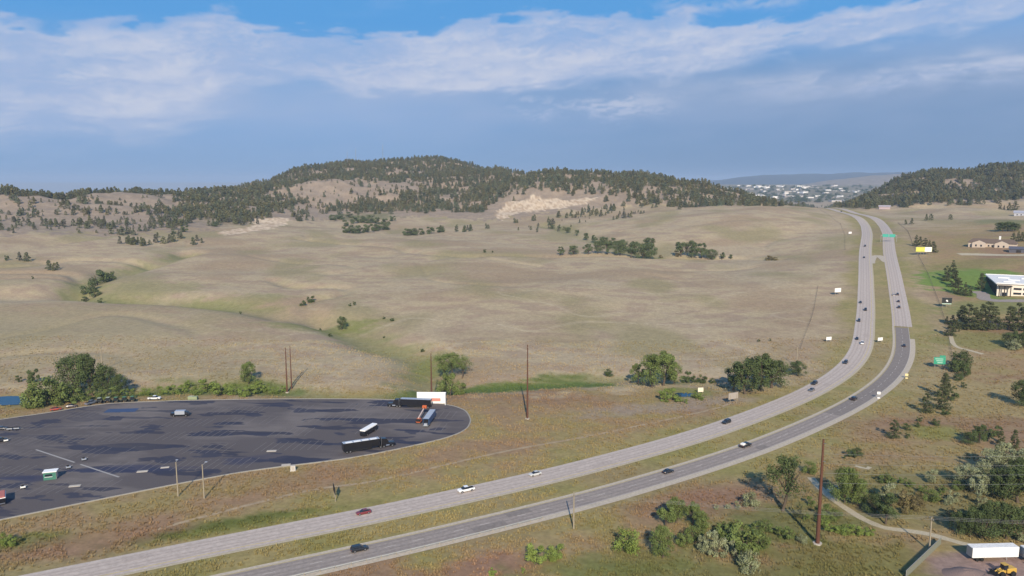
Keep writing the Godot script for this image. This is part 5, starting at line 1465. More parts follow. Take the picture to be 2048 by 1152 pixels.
# clumps on the bare slopes: [spot, how many, reach in metres]
var clumps := [[Vector2(-736.8, -1117.2), 6, 22], [Vector2(-733.3, -1177.6), 8, 26], [Vector2(-667.9, -1075.9), 10, 30], [Vector2(-794.5, -1258.6), 8, 26], [Vector2(-747.1, -1247.4), 9, 24], [Vector2(-697, -1208.7), 11, 26], [Vector2(-618.8, -1095.5), 12, 30], [Vector2(-596.2, -1106.9), 14, 28], [Vector2(-661, -1230.3), 12, 24], [Vector2(-722, -1298.7), 8, 24], [Vector2(-693.9, -1317.8), 10, 24], [Vector2(-535.4, -1057.3), 8, 22], [Vector2(-482.8, -964.1), 10, 22], [Vector2(-476.1, -976.6), 8, 16], [Vector2(-587.2, -1146.8), 4, 16], [Vector2(-600.1, -1263.3), 9, 22], [Vector2(-564.3, -1211.5), 10, 20], [Vector2(-524.3, -1157.2), 14, 26], [Vector2(-463.3, -1012.6), 6, 26], [Vector2(-438.8, -1009.7), 4, 20], [Vector2(-413, -995.4), 2, 8], [Vector2(-671.1, -1010.5), 4, 18], [Vector2(-847.5, -1292.8), 8, 26], [Vector2(-756, -1321.8), 6, 24], [Vector2(-649.3, -1323), 5, 20], [Vector2(-532.2, -817.4), 2, 6], [Vector2(-465.6, -760.2), 3, 9], [Vector2(-391, -1405), 10, 22], [Vector2(-359.8, -1329.2), 6, 18], [Vector2(-394.6, -1570.1), 4, 26], [Vector2(-344.9, -1627.9), 5, 40], [Vector2(-290.3, -1683.8), 6, 40], [Vector2(-334.7, -1686.8), 5, 30], [Vector2(-223.6, -1765.2), 5, 24], [Vector2(-352, -1474.1), 8, 24], [Vector2(-332.3, -1517.7), 9, 26], [Vector2(-290.1, -1558.7), 12, 30], [Vector2(-236.1, -1609.6), 14, 30], [Vector2(104, -1365.6), 7, 22], [Vector2(130.2, -1407.4), 9, 24], [Vector2(156.9, -1358.2), 10, 24], [Vector2(190.4, -1409.5), 9, 24], [Vector2(190.6, -1284.5), 5, 12], [Vector2(64.9, -1298.7), 3, 9], [Vector2(40.8, -1350.1), 2, 6], [Vector2(5.3, -1331.7), 3, 9], [Vector2(255, -1369.8), 2, 5], [Vector2(280.9, -1378.2), 2, 8], [Vector2(288.8, -1311.2), 1, 2], [Vector2(329.2, -1373), 3, 14], [Vector2(-116.1, -1224.5), 3, 10], [Vector2(-86.3, -1202.2), 4, 14], [Vector2(-68.2, -1233.4), 4, 12], [Vector2(-40.1, -1245), 2, 8], [Vector2(552, -1057.4), 2, 6], [Vector2(594.6, -1095.8), 2, 8], [Vector2(623.3, -1083.1), 1, 3]]

func make_woods() -> void:
	var r := RandomNumberGenerator.new()
	r.seed = 404
	var spots := []
	for c in clumps:
		for k in c[1]:
			var a := r.randf() * TAU
			var p: Vector2 = c[0] + Vector2(cos(a), sin(a) * 1.2) * sqrt(r.randf()) * c[2]
			spots.append([p, r.randf_range(6.5, 12.0), 0])
	for area in [forest, round_hill]:
		var lo: Vector2 = area[0]
		var hi: Vector2 = area[0]
		for p in area:
			lo = lo.min(p)
			hi = hi.max(p)
		var step := 8.0 if area == forest else 7.0
		for i in int((hi.x - lo.x) / step):
			for j in int((hi.y - lo.y) / step):
				var p := lo + Vector2(i + r.randf(), j + r.randf()) * step
				var ragged := Vector2(tint_b.get_noise_2d(p.x, p.y), tint_b.get_noise_2d(p.x + 500.0, p.y)) * 70.0 + Vector2(r.randfn(), r.randfn()) * 9.0
				if not Geometry2D.is_point_in_polygon(p + ragged, area):
					continue
				var n := tint_a.get_noise_2d(p.x * 1.6, p.y * 1.6) + 0.5 * tint_b.get_noise_2d(p.x, p.y)
				if r.randf() > clampf((0.80 if area == forest else 0.95) + 1.9 * n, 0.05, 1.0):
					continue
				var bare := false
				for c in clearings:
					bare = bare or Geometry2D.is_point_in_polygon(p, c)
				if bare and r.randf() > 0.10:
					continue
				spots.append([p, r.randf_range(6.0, 11.0) + 5.0 * pow(r.randf(), 2.0), 1 if area == forest else 2])
	# scrub scattered over the eroded front of the low ridge and the bare front of the main hill
	for zone in [[[Vector2(-655.7, -972.2), Vector2(-603.9, -1014.5), Vector2(-529, -1037.6), Vector2(-514, -1142.5), Vector2(-631.6, -1498), Vector2(-697.1, -1375.9), Vector2(-838.8, -1251.2)], 190], [[Vector2(-420.3, -1477), Vector2(-344.1, -1573.2), Vector2(-192.2, -1689.4), Vector2(-168.9, -1796.3), Vector2(-298.6, -1733.6), Vector2(-475.4, -1717.7)], 70], [[Vector2(-17.9, -1132.1), Vector2(183.6, -1236.3), Vector2(264.7, -1319.1), Vector2(215.9, -1458.9), Vector2(72.2, -1447.8)], 40]]:
		var lo: Vector2 = zone[0][0]
		var hi: Vector2 = zone[0][0]
		for p in zone[0]:
			lo = lo.min(p)
			hi = hi.max(p)
		var placed := 0
		while placed < zone[1]:
			var p := Vector2(r.randf_range(lo.x, hi.x), r.randf_range(lo.y, hi.y))
			if Geometry2D.is_point_in_polygon(p, zone[0]) and tint_b.get_noise_2d(p.x * 0.7, p.y * 0.7) > r.randf_range(-0.3, 0.3):
				spots.append([p, r.randf_range(2.5, 7.0), 0])
				placed += 1
	# the wooded crest of the low ridge
	var crest := [Vector2(-872.2, -1302.2), Vector2(-834.9, -1324.1), Vector2(-797.8, -1364.6), Vector2(-763.6, -1417), Vector2(-742.5, -1505.7), Vector2(-692, -1524.2), Vector2(-672.2, -1607.9)]
	for i in crest.size() - 1:
		for k in 70:
			var p: Vector2 = crest[i].lerp(crest[i + 1], r.randf())
			p *= 1.0 + r.randf_range(-0.012, 0.05)
			spots.append([p, r.randf_range(8.0, 14.0), 3])
	spots.sort_custom(func(a, b): return a[0].length_squared() < b[0].length_squared())
	var names := ["dark pine standing in a loose clump on the bare tan slope", "dark green pine in the forest edge of the broad main hill", "dark green pine at the forest edge of the rounded hill", "dark pine on the low ridge crest"]
	var groups := ["pines on the bare slopes", "pines at the edge of the main hill's forest", "pines at the edge of the rounded hill's forest", "pines on the low ridge crest"]
	var rest := [[], [], []]
	var singles := 0
	for s in spots:
		var p: Vector2 = s[0]
		if singles < 300:
			singles += 1
			var told: String = names[s[2]]
			var set_of: String = groups[s[2]]
			if s[2] == 0:
				var k := 0 if p.x < -330.0 else (1 if p.x < -60.0 else (2 if highway_side(p.x, p.y) < 0.0 else 3))
				var low := "scrubby low pine " if s[1] < 7.0 else "dark pine "
				told = low + ["on the eroded front slope of the low ridge", "on the bare front of the main hill", "on the slopes around the quarry", "on the tan field below the rounded hill"][k]
				set_of = ["pines on the low ridge's front", "pines on the main hill's bare front", "pines around the quarry", "pines on the field below the rounded hill"][k]
			var o := thing("pine_tree", told, "pine tree", ground_at(p), r.randf() * TAU, set_of)
			var w := r.randf_range(0.9, 1.25)
			solid("trunk", stems.hill[0], M.bark, o).scale = Vector3(w, 1, w) * s[1]
			solid("crown", crowns.hill[singles % 3], M[["hill_needle", "hill_olive", "hill_grey", "hill_needle"][r.randi() % 4]], o).scale = Vector3(w, 1, w) * s[1]
		else:
			var w: float = r.randf_range(0.85, 1.2) * s[1]
			rest[r.randi() % 3].append([Transform3D(Basis(Vector3.UP, r.randf() * TAU).scaled(Vector3(w, s[1], w)), ground_at(p)), r.randf_range(0.72, 1.35)])
	for k in 3:
		var mm := MultiMesh.new()
		mm.transform_format = MultiMesh.TRANSFORM_3D
		mm.use_colors = true
		mm.mesh = crowns.hill[k]
		mm.instance_count = rest[k].size()
		for i in rest[k].size():
			mm.set_instance_transform(i, rest[k][i][0])
			var v: float = rest[k][i][1]
			var warm := r.randf_range(-0.12, 0.22)
			mm.set_instance_color(i, Color(v * (1.03 + warm), v, v * (1.0 - warm)))
		var o := MultiMeshInstance3D.new()
		o.multimesh = mm
		o.material_override = M.hill_needle
		o.name = numbered("pine_forest")
		add_child(o)
		o.set_meta("kind", "stuff")
		tag(o, "dense dark pine forest covering the hills on either side of the gap", "forest", "pine forest on the hills")
	# scrub and trees of the far town, one far-off mass
	var mm := MultiMesh.new()
	mm.transform_format = MultiMesh.TRANSFORM_3D
	mm.mesh = crowns.bush[1]
	mm.instance_count = 220
	for i in 220:
		var d := lerpf(3800.0, 6900.0, r.randf())
		var az := deg_to_rad(r.randf_range(14.0, 25.5))
		var p := Vector2(sin(az), -cos(az)) * d
		var s := r.randf_range(9.0, 18.0)
		mm.set_instance_transform(i, Transform3D(Basis(Vector3.UP, r.randf() * TAU).scaled(Vector3(s * 1.6, s, s * 1.6)), ground_at(p)))
	var o := MultiMeshInstance3D.new()
	o.multimesh = mm
	o.material_override = M.dark_leaf
	o.name = "town_trees_foliage"
	add_child(o)
	o.set_meta("kind", "stuff")
	tag(o, "dark trees scattered among the far town's buildings", "trees")

func make_trees() -> void:
	var cw := "cottonwood_tree"
	plants(cw, "broad", "dark_leaf", [Vector3(-216.2, -365.7, 20.1), Vector3(-207.3, -364, 22.8), Vector3(-199.4, -363.1, 15.6)], 0.8, "tall dark cottonwood in the big clump between creek and car park", "tree", "big cottonwoods by the car park")
	plants(cw, "broad", "dark_leaf", [Vector3(-193.1, -363.2, 11.5)], 0.85, "short dark cottonwood at the shaded end of the big clump", "tree", "")
	plants("willow_bush", "bush", "leaf", [Vector3(-219.4, -337.6, 11.9), Vector3(-215.7, -341.6, 13), Vector3(-210.8, -343.2, 10.2), Vector3(-205.7, -345.7, 7.3), Vector3(-202.4, -350, 5.7), Vector3(-196, -352.6, 5.7), Vector3(-189.3, -353.5, 6.2), Vector3(-182.8, -353.5, 4.8)], 1.0, "grey green willow bush at the creek kerb of the car park", "bush", "willow bushes by the creek kerb")
	plants("willow_bush", "bush", "silver_leaf", [Vector3(-211.4, -349.1, 7.4), Vector3(-226.1, -357.6, 6.5), Vector3(-225.1, -361.1, 5.9)], 1.0, "pale willow bush between the pond and the big cottonwoods", "bush", "pale willow bushes by the pond")
	plants("shrub", "bush", "dark_leaf", [Vector3(-254.2, -381, 3.8), Vector3(-245.9, -379.3, 7.5)], 0.85, "dark round shrub alone on the dry bank above the pond", "shrub", "dark shrubs above the pond")
	plants(cw, "broad", "leaf", [Vector3(-136.9, -383.8, 12)], 0.95, "single green tree above the reeds behind the car park", "tree", "")
	plants("reed_bush", "bush", "bright_leaf", [Vector3(-179, -359.6, 3.7), Vector3(-172.5, -361.4, 4.2), Vector3(-165.6, -359.6, 4.7), Vector3(-164.6, -368.7, 4), Vector3(-154.1, -359.6, 4.1), Vector3(-152.9, -368.6, 6.7), Vector3(-141.7, -357.7, 6), Vector3(-142.1, -368.6, 4.4), Vector3(-135.7, -361.2, 4.9), Vector3(-128.9, -355.9, 5.4), Vector3(-126, -363, 4.9), Vector3(-123.9, -370.3, 4.7), Vector3(-118.3, -366.6, 3.8), Vector3(-115.1, -370.2, 3.3), Vector3(-129, -377.9, 3.9), Vector3(-166.2, -378.2, 4), Vector3(-151.8, -376.2, 4)], 1.25, "low green bush in the creek bottom behind the car park", "bush", "green bushes in the creek bottom")
	plants(cw, "open", "leaf", [Vector3(-36.8, -404.1, 15.9), Vector3(-26.9, -402, 12.4), Vector3(-33.1, -411.7, 13.3)], 1.05, "loose crowned green tree beside the rust brown pole behind the display wall", "tree", "loose crowned trees behind the display wall")
	plants("willow_bush", "bush", "leaf", [Vector3(-30.5, -362.9, 11.4), Vector3(-25, -361.1, 7.2), Vector3(-35.8, -377.8, 8)], 0.8, "tall willow bush below the loose crowned trees", "bush", "willow bushes behind the display wall")
	plants(cw, "broad", "leaf", [Vector3(64.9, -380.6, 10.9), Vector3(70.3, -372, 17.7), Vector3(77.1, -375.8, 18.9), Vector3(83.7, -381.6, 12.1)], 0.9, "leafy green tree in the creekside clump above the reedy pond", "tree", "green trees above the reedy pond")
	plants("shrub", "bush", "dark_leaf", [Vector3(52, -398.8, 3.7), Vector3(91.5, -388.6, 6.2), Vector3(96, -387.6, 3.9), Vector3(100.1, -387.6, 4.5), Vector3(104.9, -386.6, 2.8)], 1.0, "small shrub on the dry creek bank between the two tree clumps", "shrub", "shrubs along the dry creek bank")
	plants(cw, "broad", "dark_leaf", [Vector3(110.3, -368.4, 14.1), Vector3(113.6, -359.4, 17.1), Vector3(122.7, -364.9, 20.1), Vector3(130.3, -370.5, 15.5)], 1.1, "dense dark cottonwood in the round clump beside the highway bend", "tree", "dark cottonwoods by the highway bend")
	plants("round_tree", "broad", "dark_leaf", [Vector3(152.4, -394.2, 8.3)], 1.25, "small dark round tree alone beside the highway bend", "tree", "")
	plants("reed_bush", "bush", "bright_leaf", [Vector3(71.1, -346.4, 5), Vector3(75.3, -348.9, 5.6), Vector3(77.7, -345.5, 3), Vector3(88, -352.3, 3.1), Vector3(89.1, -348.9, 2.6), Vector3(80.8, -343.9, 2)], 1.3, "bright green reed clump at the edge of the small pond", "reeds", "reeds round the small pond")
	plants("creek_tree", "broad", "hill_leaf", [Vector3(58.1, -897.6, 11.4), Vector3(72.4, -897.4, 11.4), Vector3(89.7, -892.8, 13.1), Vector3(101.5, -892.9, 15.5), Vector3(112.2, -888.7, 17.9), Vector3(126.4, -885, 17.8), Vector3(138.1, -877.3, 18.9), Vector3(149.5, -865.8, 19.9), Vector3(159.6, -874.4, 21.3), Vector3(168.2, -929.5, 17.6), Vector3(151.2, -930.8, 16.3), Vector3(140.3, -957.3, 14.1), Vector3(131.6, -977.3, 14.4), Vector3(122.6, -1010.1, 12.1), Vector3(114.6, -1046.9, 11.9), Vector3(106.1, -1088.2, 10.9), Vector3(96.9, -1131.9, 9.8), Vector3(86.3, -1171.1, 9.3), Vector3(75.1, -1213.7, 8.8), Vector3(66.2, -1242.4, 7.4)], 1.15, "green tree in the line of trees along the far creek below the quarry", "tree", "trees along the far creek")
	plants("creek_tree", "broad", "hill_leaf", [Vector3(197.2, -882.3, 18.6), Vector3(209.3, -881.7, 20.5), Vector3(220.9, -881.4, 19.3), Vector3(231.9, -876.8, 13.3), Vector3(243.3, -876.2, 9.1), Vector3(253.5, -875.1, 5.4)], 1.1, "green tree in the short row standing alone on the open rangeland", "tree", "short row of trees on the rangeland")
	plants("shrub", "bush", "dry_leaf", [Vector3(285, -838.2, 7.1), Vector3(290.1, -833.8, 4.1), Vector3(192, -882.6, 7.2), Vector3(174, -882.8, 3.6)], 1.3, "brownish shrub beside the short row of trees on the rangeland", "shrub", "brownish rangeland shrubs")
	plants("creek_tree", "broad", "hill_leaf", [Vector3(-122.5, -536.8, 10.5)], 0.8, "single green tree in the grassy valley bottom", "tree", "")
	plants("shrub", "bush", "hill_leaf", [Vector3(-376.6, -669.5, 11.3), Vector3(-383.6, -696.7, 13.8), Vector3(-385.2, -714.5, 10.8), Vector3(-363.3, -654.8, 6), Vector3(-368.8, -649.1, 5), Vector3(-390, -733, 6.6)], 1.3, "green shrub in the thicket at the head of the grassy valley", "shrub", "thicket at the valley head")
	plants("shrub", "bush", "dark_leaf", [Vector3(-343.4, -625.8, 4.3), Vector3(-168.5, -602.9, 4.2), Vector3(-165, -615.6, 6), Vector3(-124, -508.2, 2.1), Vector3(-126.8, -586.5, 2.4), Vector3(-124.5, -590.4, 2.9), Vector3(-93.7, -547.3, 1.9), Vector3(-86.5, -540.7, 2.2), Vector3(-140.3, -546.5, 1.9), Vector3(-210.9, -580.6, 2.1), Vector3(-86.4, -503.1, 1.7), Vector3(156.1, -471.3, 1.4), Vector3(163.6, -472, 1.7), Vector3(-32.2, -903.5, 4.2), Vector3(-23.3, -904.6, 2.4), Vector3(-56.1, -466.3, 1.9), Vector3(-441.1, -692.5, 2.7), Vector3(-547.3, -817.4, 5.2)], 1.1, "tiny dark shrub dotted on the dry rangeland", "shrub", "shrubs dotted over the rangeland")
	plants("shrub", "bush", "hill_leaf", [Vector3(-253.7, -1160.3, 11), Vector3(-244.5, -1167.4, 12.6), Vector3(-236.6, -1182, 12.8), Vector3(-226.9, -1196.6, 13.7), Vector3(-219.6, -1226.5, 12.4), Vector3(-213.1, -1255, 11.8), Vector3(-285.2, -1298.5, 11.4), Vector3(-281, -1340.1, 12.7), Vector3(-269.6, -1358, 13.7), Vector3(-252.9, -1355, 13.7), Vector3(-235.6, -1337.5, 12.6), Vector3(-219.1, -1322.6, 10.6), Vector3(-324.2, -1374.3, 11.2), Vector3(-315.7, -1397.2, 11.3), Vector3(-304, -1429, 11.6), Vector3(-215.5, -1372.4, 10.1), Vector3(-158.9, -1154, 11.6), Vector3(-149.9, -1161.1, 10.8), Vector3(-141.2, -1177.6, 10.2), Vector3(-130.4, -1193.2, 11.1), Vector3(-114.4, -1207.1, 9.6), Vector3(-463.8, -1187.2, 7.6), Vector3(-475.9, -1064.1, 7.7), Vector3(-469.7, -1090.6, 9.4)], 1.3, "olive green bush in the draws at the foot of the main hill", "bush", "bushes at the foot of the main hill")
	# east of the highway
	var pn := "pine_tree"
	plants(pn, "pine", "needle", [Vector3(297.2, -493.9, 15.6), Vector3(299.2, -489.6, 17.1), Vector3(304.2, -490.2, 14.8), Vector3(308.2, -489.7, 17.2), Vector3(311.3, -488, 18.8), Vector3(316.3, -488.7, 15.7), Vector3(324.8, -487.6, 16.6), Vector3(329.6, -486.9, 18.3), Vector3(333.8, -486.4, 17.5)], 1.15, "big dark pine in the row below the office building", "pine tree", "row of pines below the office")
	plants(pn, "pine", "needle", [Vector3(370.2, -641.4, 13.3), Vector3(379.9, -649.5, 16), Vector3(365.2, -620, 14.4), Vector3(353.6, -595.4, 13), Vector3(354.7, -587.8, 11), Vector3(377.6, -605.2, 14.3), Vector3(358.1, -587.1, 8.3)], 1.1, "blue green conifer on the lawn in front of the office building", "conifer", "conifers on the office lawn")
	plants(pn, "pine", "needle", [Vector3(279.4, -475.2, 10.5), Vector3(288.4, -484.4, 9.2), Vector3(294.1, -505.4, 5.5), Vector3(297.8, -504.9, 6.3)], 1.1, "small dark conifer beside the black billboard's shrubs", "conifer", "small conifers by the black billboard")
	plants("shrub", "bush", "dark_leaf", [Vector3(238.8, -399.9, 7.7), Vector3(243.6, -401.6, 11), Vector3(247.3, -411.4, 7.3), Vector3(238.4, -389.2, 5.7)], 0.85, "dark shrub beside the large green road sign", "shrub", "shrubs by the green road sign")
	plants("shrub", "bush", "dark_leaf", [Vector3(232.1, -383.8, 3.7), Vector3(226.4, -370, 3), Vector3(220.4, -367.4, 1.8), Vector3(175.6, -316, 2.3), Vector3(170.6, -308.5, 2), Vector3(164, -303.9, 3.2), Vector3(159.1, -294.6, 1.9), Vector3(127.1, -273.2, 3.1), Vector3(129.9, -274.2, 3.1), Vector3(124, -271.1, 1.5), Vector3(208.9, -349.2, 4), Vector3(191.9, -325.4, 3.2), Vector3(179.6, -311.2, 2.6)], 1.1, "low dark shrub on the grass slope below the asphalt bend", "shrub", "low shrubs on the grass slope")
	plants(pn, "pine", "needle", [Vector3(206.8, -352.7, 12.6), Vector3(195.3, -334.6, 9.8), Vector3(215.4, -364.8, 7.7)], 1.15, "dark pine in the tallest group on the slope below the asphalt bend", "pine tree", "tallest pines on the slope")
	plants(pn, "pine", "needle", [Vector3(185.1, -328.5, 9.1)], 1.2, "olive pine just below the tallest group on the slope", "pine tree", "")
	plants(pn, "pine", "needle", [Vector3(153.6, -294, 7.7)], 1.15, "lone dark pine on the slope with its shadow beside it", "pine tree", "")
	plants("round_tree", "broad", "dark_leaf", [Vector3(235.1, -339.1, 12.7)], 1.1, "dark spreading tree beside the looping track on the tan field", "tree", "")
	plants("round_tree", "broad", "dark_leaf", [Vector3(184.1, -288.6, 7.9), Vector3(180.3, -287.5, 4.9)], 1.2, "dark round tree with a long shadow above the silvery trees", "tree", "dark round trees above the silvery ones")
	plants("shrub", "bush", "dark_leaf", [Vector3(196.1, -297, 4.6), Vector3(189.9, -292.2, 3.5)], 1.0, "dark shrub between the dark round tree and the pointed junipers", "shrub", "shrubs beside the dark round tree")
	plants("juniper_tree", "pine", "needle", [Vector3(190.1, -284.1, 7.4), Vector3(193.9, -281.8, 7.9)], 1.05, "narrow dark juniper standing behind the silvery trees", "juniper", "narrow junipers")
	plants("olive_tree", "broad", "silver_leaf", [Vector3(169.1, -255.5, 9.4), Vector3(174.5, -256.4, 11.3), Vector3(176.9, -253.2, 10.4)], 1.2, "pale silvery tree at the top of the thick grove", "tree", "silvery trees at the top of the grove")
	plants("olive_tree", "broad", "silver_leaf", [Vector3(154.5, -245.7, 7.7), Vector3(153.3, -238.3, 8), Vector3(161.2, -247.5, 7.8)], 1.1, "pale silvery tree at the ragged end of the thick grove", "tree", "silvery trees at the grove's end")
	plants("round_tree", "broad", "dark_leaf", [Vector3(158.3, -238.3, 9.8), Vector3(159.5, -234.3, 11), Vector3(162.6, -232.3, 11.8), Vector3(170.4, -240.3, 12.2)], 1.15, "dark leafy tree in the thick grove behind the power lines", "tree", "dark trees of the thick grove")
	plants("olive_tree", "bush", "silver_leaf", [Vector3(144.1, -248.3, 5.5), Vector3(121.4, -231.2, 6.7), Vector3(142.3, -232.7, 4.1), Vector3(139.2, -230.4, 2.4), Vector3(148.9, -229.7, 4.5), Vector3(146, -205, 3.5)], 0.9, "silvery grey bush among the dark bushes around the path", "bush", "silvery bushes around the path")
	plants("leafy_tree", "broad", "leaf", [Vector3(107, -232, 12.1), Vector3(108.9, -231.2, 12.9), Vector3(110.1, -229.7, 9.3)], 0.8, "green leafy tree in the clump beside the pale path", "tree", "leafy trees beside the path")
	plants("round_tree", "broad", "dark_leaf", [Vector3(112.6, -216.8, 9.8), Vector3(112.7, -223.1, 6.9)], 1.2, "dense dark round tree overhanging the pale path", "tree", "dark trees overhanging the path")
	plants("shrub", "bush", "dry_leaf", [Vector3(123.5, -229.7, 5.1), Vector3(125.6, -228.9, 5.2), Vector3(127, -226.7, 4), Vector3(122.4, -223.8, 3.1), Vector3(131.1, -232.7, 3.2), Vector3(135.4, -221.3, 3.6), Vector3(136.7, -219.6, 2.8)], 1.0, "brownish shrub in the scrub beside the dark round trees", "shrub", "brownish scrub beside the path")
	plants("shrub", "bush", "leaf", [Vector3(127.7, -247.5, 3.7), Vector3(129.1, -245.7, 3.3), Vector3(133.3, -247.5, 2.5), Vector3(134.6, -244.9, 2.5), Vector3(134.6, -233.1, 4.1), Vector3(137.5, -234.3, 2.9), Vector3(136.3, -240.3, 2.5), Vector3(143, -240.3, 2.5), Vector3(149.1, -242.4, 3)], 1.1, "green shrub on the grass between path and grove", "shrub", "green shrubs between path and grove")
	plants("juniper_tree", "broad", "dark_leaf", [Vector3(130.9, -210.3, 6.9), Vector3(133, -208.4, 8.8), Vector3(135.8, -207.7, 9.9), Vector3(139.4, -207.4, 11.1), Vector3(142.7, -207.1, 10.8), Vector3(146, -206.5, 10.5), Vector3(137.2, -212.8, 7.8)], 0.95, "bushy dark juniper in the thick row behind the white trailers", "juniper", "dark junipers behind the white trailers")
	plants("hedge_bush", "bush", "bright_leaf", [Vector3(93.4, -211.5, 2.5), Vector3(95.8, -210.9, 2.7), Vector3(97.8, -210.3, 2.9), Vector3(99.9, -209.6, 3.1), Vector3(101.9, -209, 3.1), Vector3(104.6, -209.6, 2.2), Vector3(93.8, -216.2, 2.9)], 1.2, "low green bush in the hedge just below the pale path", "bush", "hedge below the path")
	plants("shrub", "bush", "leaf", [Vector3(95.6, -221, 4.9), Vector3(98.2, -219.6, 3.4), Vector3(94.8, -229.7, 3.1), Vector3(89.7, -219.6, 2.2)], 1.0, "leafy shrub around the foot of the tall steel pole", "shrub", "shrubs round the tall steel pole")
	plants("open_tree", "open", "dark_leaf", [Vector3(84.9, -226, 18)], 1.0, "tall tree with bare dark limbs beside the tall steel pole", "tree", "")
	plants("juniper_tree", "pine", "needle", [Vector3(88.1, -221, 4.5)], 0.9, "narrow dark juniper at the foot of the bare limbed tree", "juniper", "")
	plants("shrub", "bush", "leaf", [Vector3(104.9, -256.5, 4.6)], 0.8, "small shrub beside the pale path's upper end", "shrub", "")
	plants("round_tree", "broad", "leaf", [Vector3(46, -215.5, 8.8), Vector3(49.6, -217.5, 8.2), Vector3(54.3, -216.2, 7.5), Vector3(55.8, -212.2, 6.3)], 1.0, "green leafy tree in the thicket on the grass below the highway", "tree", "leafy trees of the thicket")
	plants("round_tree", "broad", "leaf", [Vector3(41.4, -195.9, 9.6)], 0.85, "upright green tree at the open corner of the thicket", "tree", "")
	plants("olive_tree", "bush", "silver_leaf", [Vector3(53.1, -199.3, 4.7), Vector3(56.2, -196.5, 7.7), Vector3(54.3, -197, 4.4), Vector3(60.9, -197.6, 4.4), Vector3(62.8, -188.1, 5.9)], 0.75, "silvery bush at the foot of the thicket", "bush", "silvery bushes of the thicket")
	plants("shrub", "bush", "leaf", [Vector3(48.3, -202.9, 4.8), Vector3(51.8, -205.9, 4.1), Vector3(61.8, -206.5, 5.6), Vector3(63.9, -202.9, 6.5), Vector3(65.2, -199.3, 8.5), Vector3(68.4, -200.5, 5.2), Vector3(61.7, -191.5, 6.3), Vector3(61.1, -210.9, 3.5)], 1.0, "green shrub in the middle of the thicket", "shrub", "green shrubs of the thicket")
	plants("shrub", "bush", "leaf", [Vector3(77.9, -207.7, 3.5), Vector3(80.1, -206.5, 3.9), Vector3(76.7, -210.9, 2.9), Vector3(75, -212.8, 3.2), Vector3(71.8, -212.2, 2.9), Vector3(72.8, -204.1, 1.7)], 1.1, "low green shrub between the thicket and the tall steel pole", "shrub", "low shrubs near the tall steel pole")
	plants("olive_tree", "bush", "silver_leaf", [Vector3(75.8, -228.9, 4.9), Vector3(70.9, -227.4, 2.6), Vector3(68, -227.4, 1.9), Vector3(64.4, -227.1, 1.8), Vector3(82.8, -204.7, 2.5)], 0.9, "pale grey sagebrush on the grass above the thicket", "bush", "pale sagebrush above the thicket")
	plants("round_bush", "bush", "bright_leaf", [Vector3(31.8, -199.3, 6.7)], 0.85, "bright green dome shaped bush alone on the grass below the highway", "bush", "")
	plants("round_bush", "bush", "bright_leaf", [Vector3(6.5, -192.1, 6.2), Vector3(12.2, -195.6, 4.6), Vector3(10.1, -194.3, 3.3)], 0.9, "bright green bush in the small clump near the pale wooden utility pole", "bush", "bright bushes near the wooden utility pole")
	plants("round_bush", "bush", "bright_leaf", [Vector3(-5.2, -186.3, 2.2), Vector3(-144, -203.5, 3.5), Vector3(-141.1, -202.9, 2.7), Vector3(2.8, -188.1, 1.3)], 1.0, "low bright green weed clump on the grass bank", "bush", "weed clumps on the banks")
	# trees among the houses at the foot of the rounded hill
	plants(pn, "pine", "needle", [Vector3(437.6, -820.6, 12.3), Vector3(444.6, -825.6, 9.9), Vector3(438.3, -803.6, 10.9), Vector3(434.9, -789.5, 10.8), Vector3(430.1, -773, 11.7)], 1.2, "small dark conifer behind the long billboard", "conifer", "conifers behind the long billboard")
	plants("round_tree", "broad", "dark_leaf", [Vector3(583.7, -910.4, 11.4), Vector3(587.1, -908.3, 12.1), Vector3(590.9, -905.9, 12.1), Vector3(594.6, -903.4, 11.4), Vector3(597.1, -901.7, 10)], 1.2, "dark tree in the clump behind the cream house", "tree", "trees behind the cream house")
	plants(pn, "pine", "needle", [Vector3(527.2, -797.5, 10.1), Vector3(533, -798.5, 11.4), Vector3(535.9, -796.6, 10.2), Vector3(811.8, -1268.5, 11.9), Vector3(817.1, -1266.4, 9.9), Vector3(816.4, -1252.4, 13.8), Vector3(832, -1261.3, 15.9)], 1.1, "small dark conifer near the barn and the pale blue grey house", "conifer", "conifers among the houses")
	plants("round_tree", "broad", "dark_leaf", [Vector3(299.8, -446.7, 9.5), Vector3(303.6, -446.2, 10.3), Vector3(305.6, -443.8, 10.3)], 1.0, "dark round tree below the row of pines", "tree", "round trees below the pines")
	plants("shrub", "bush", "silver_leaf", [Vector3(299.3, -442.3, 6.5)], 1.0, "silvery shrub in front of the dark round trees below the pines", "shrub", "")

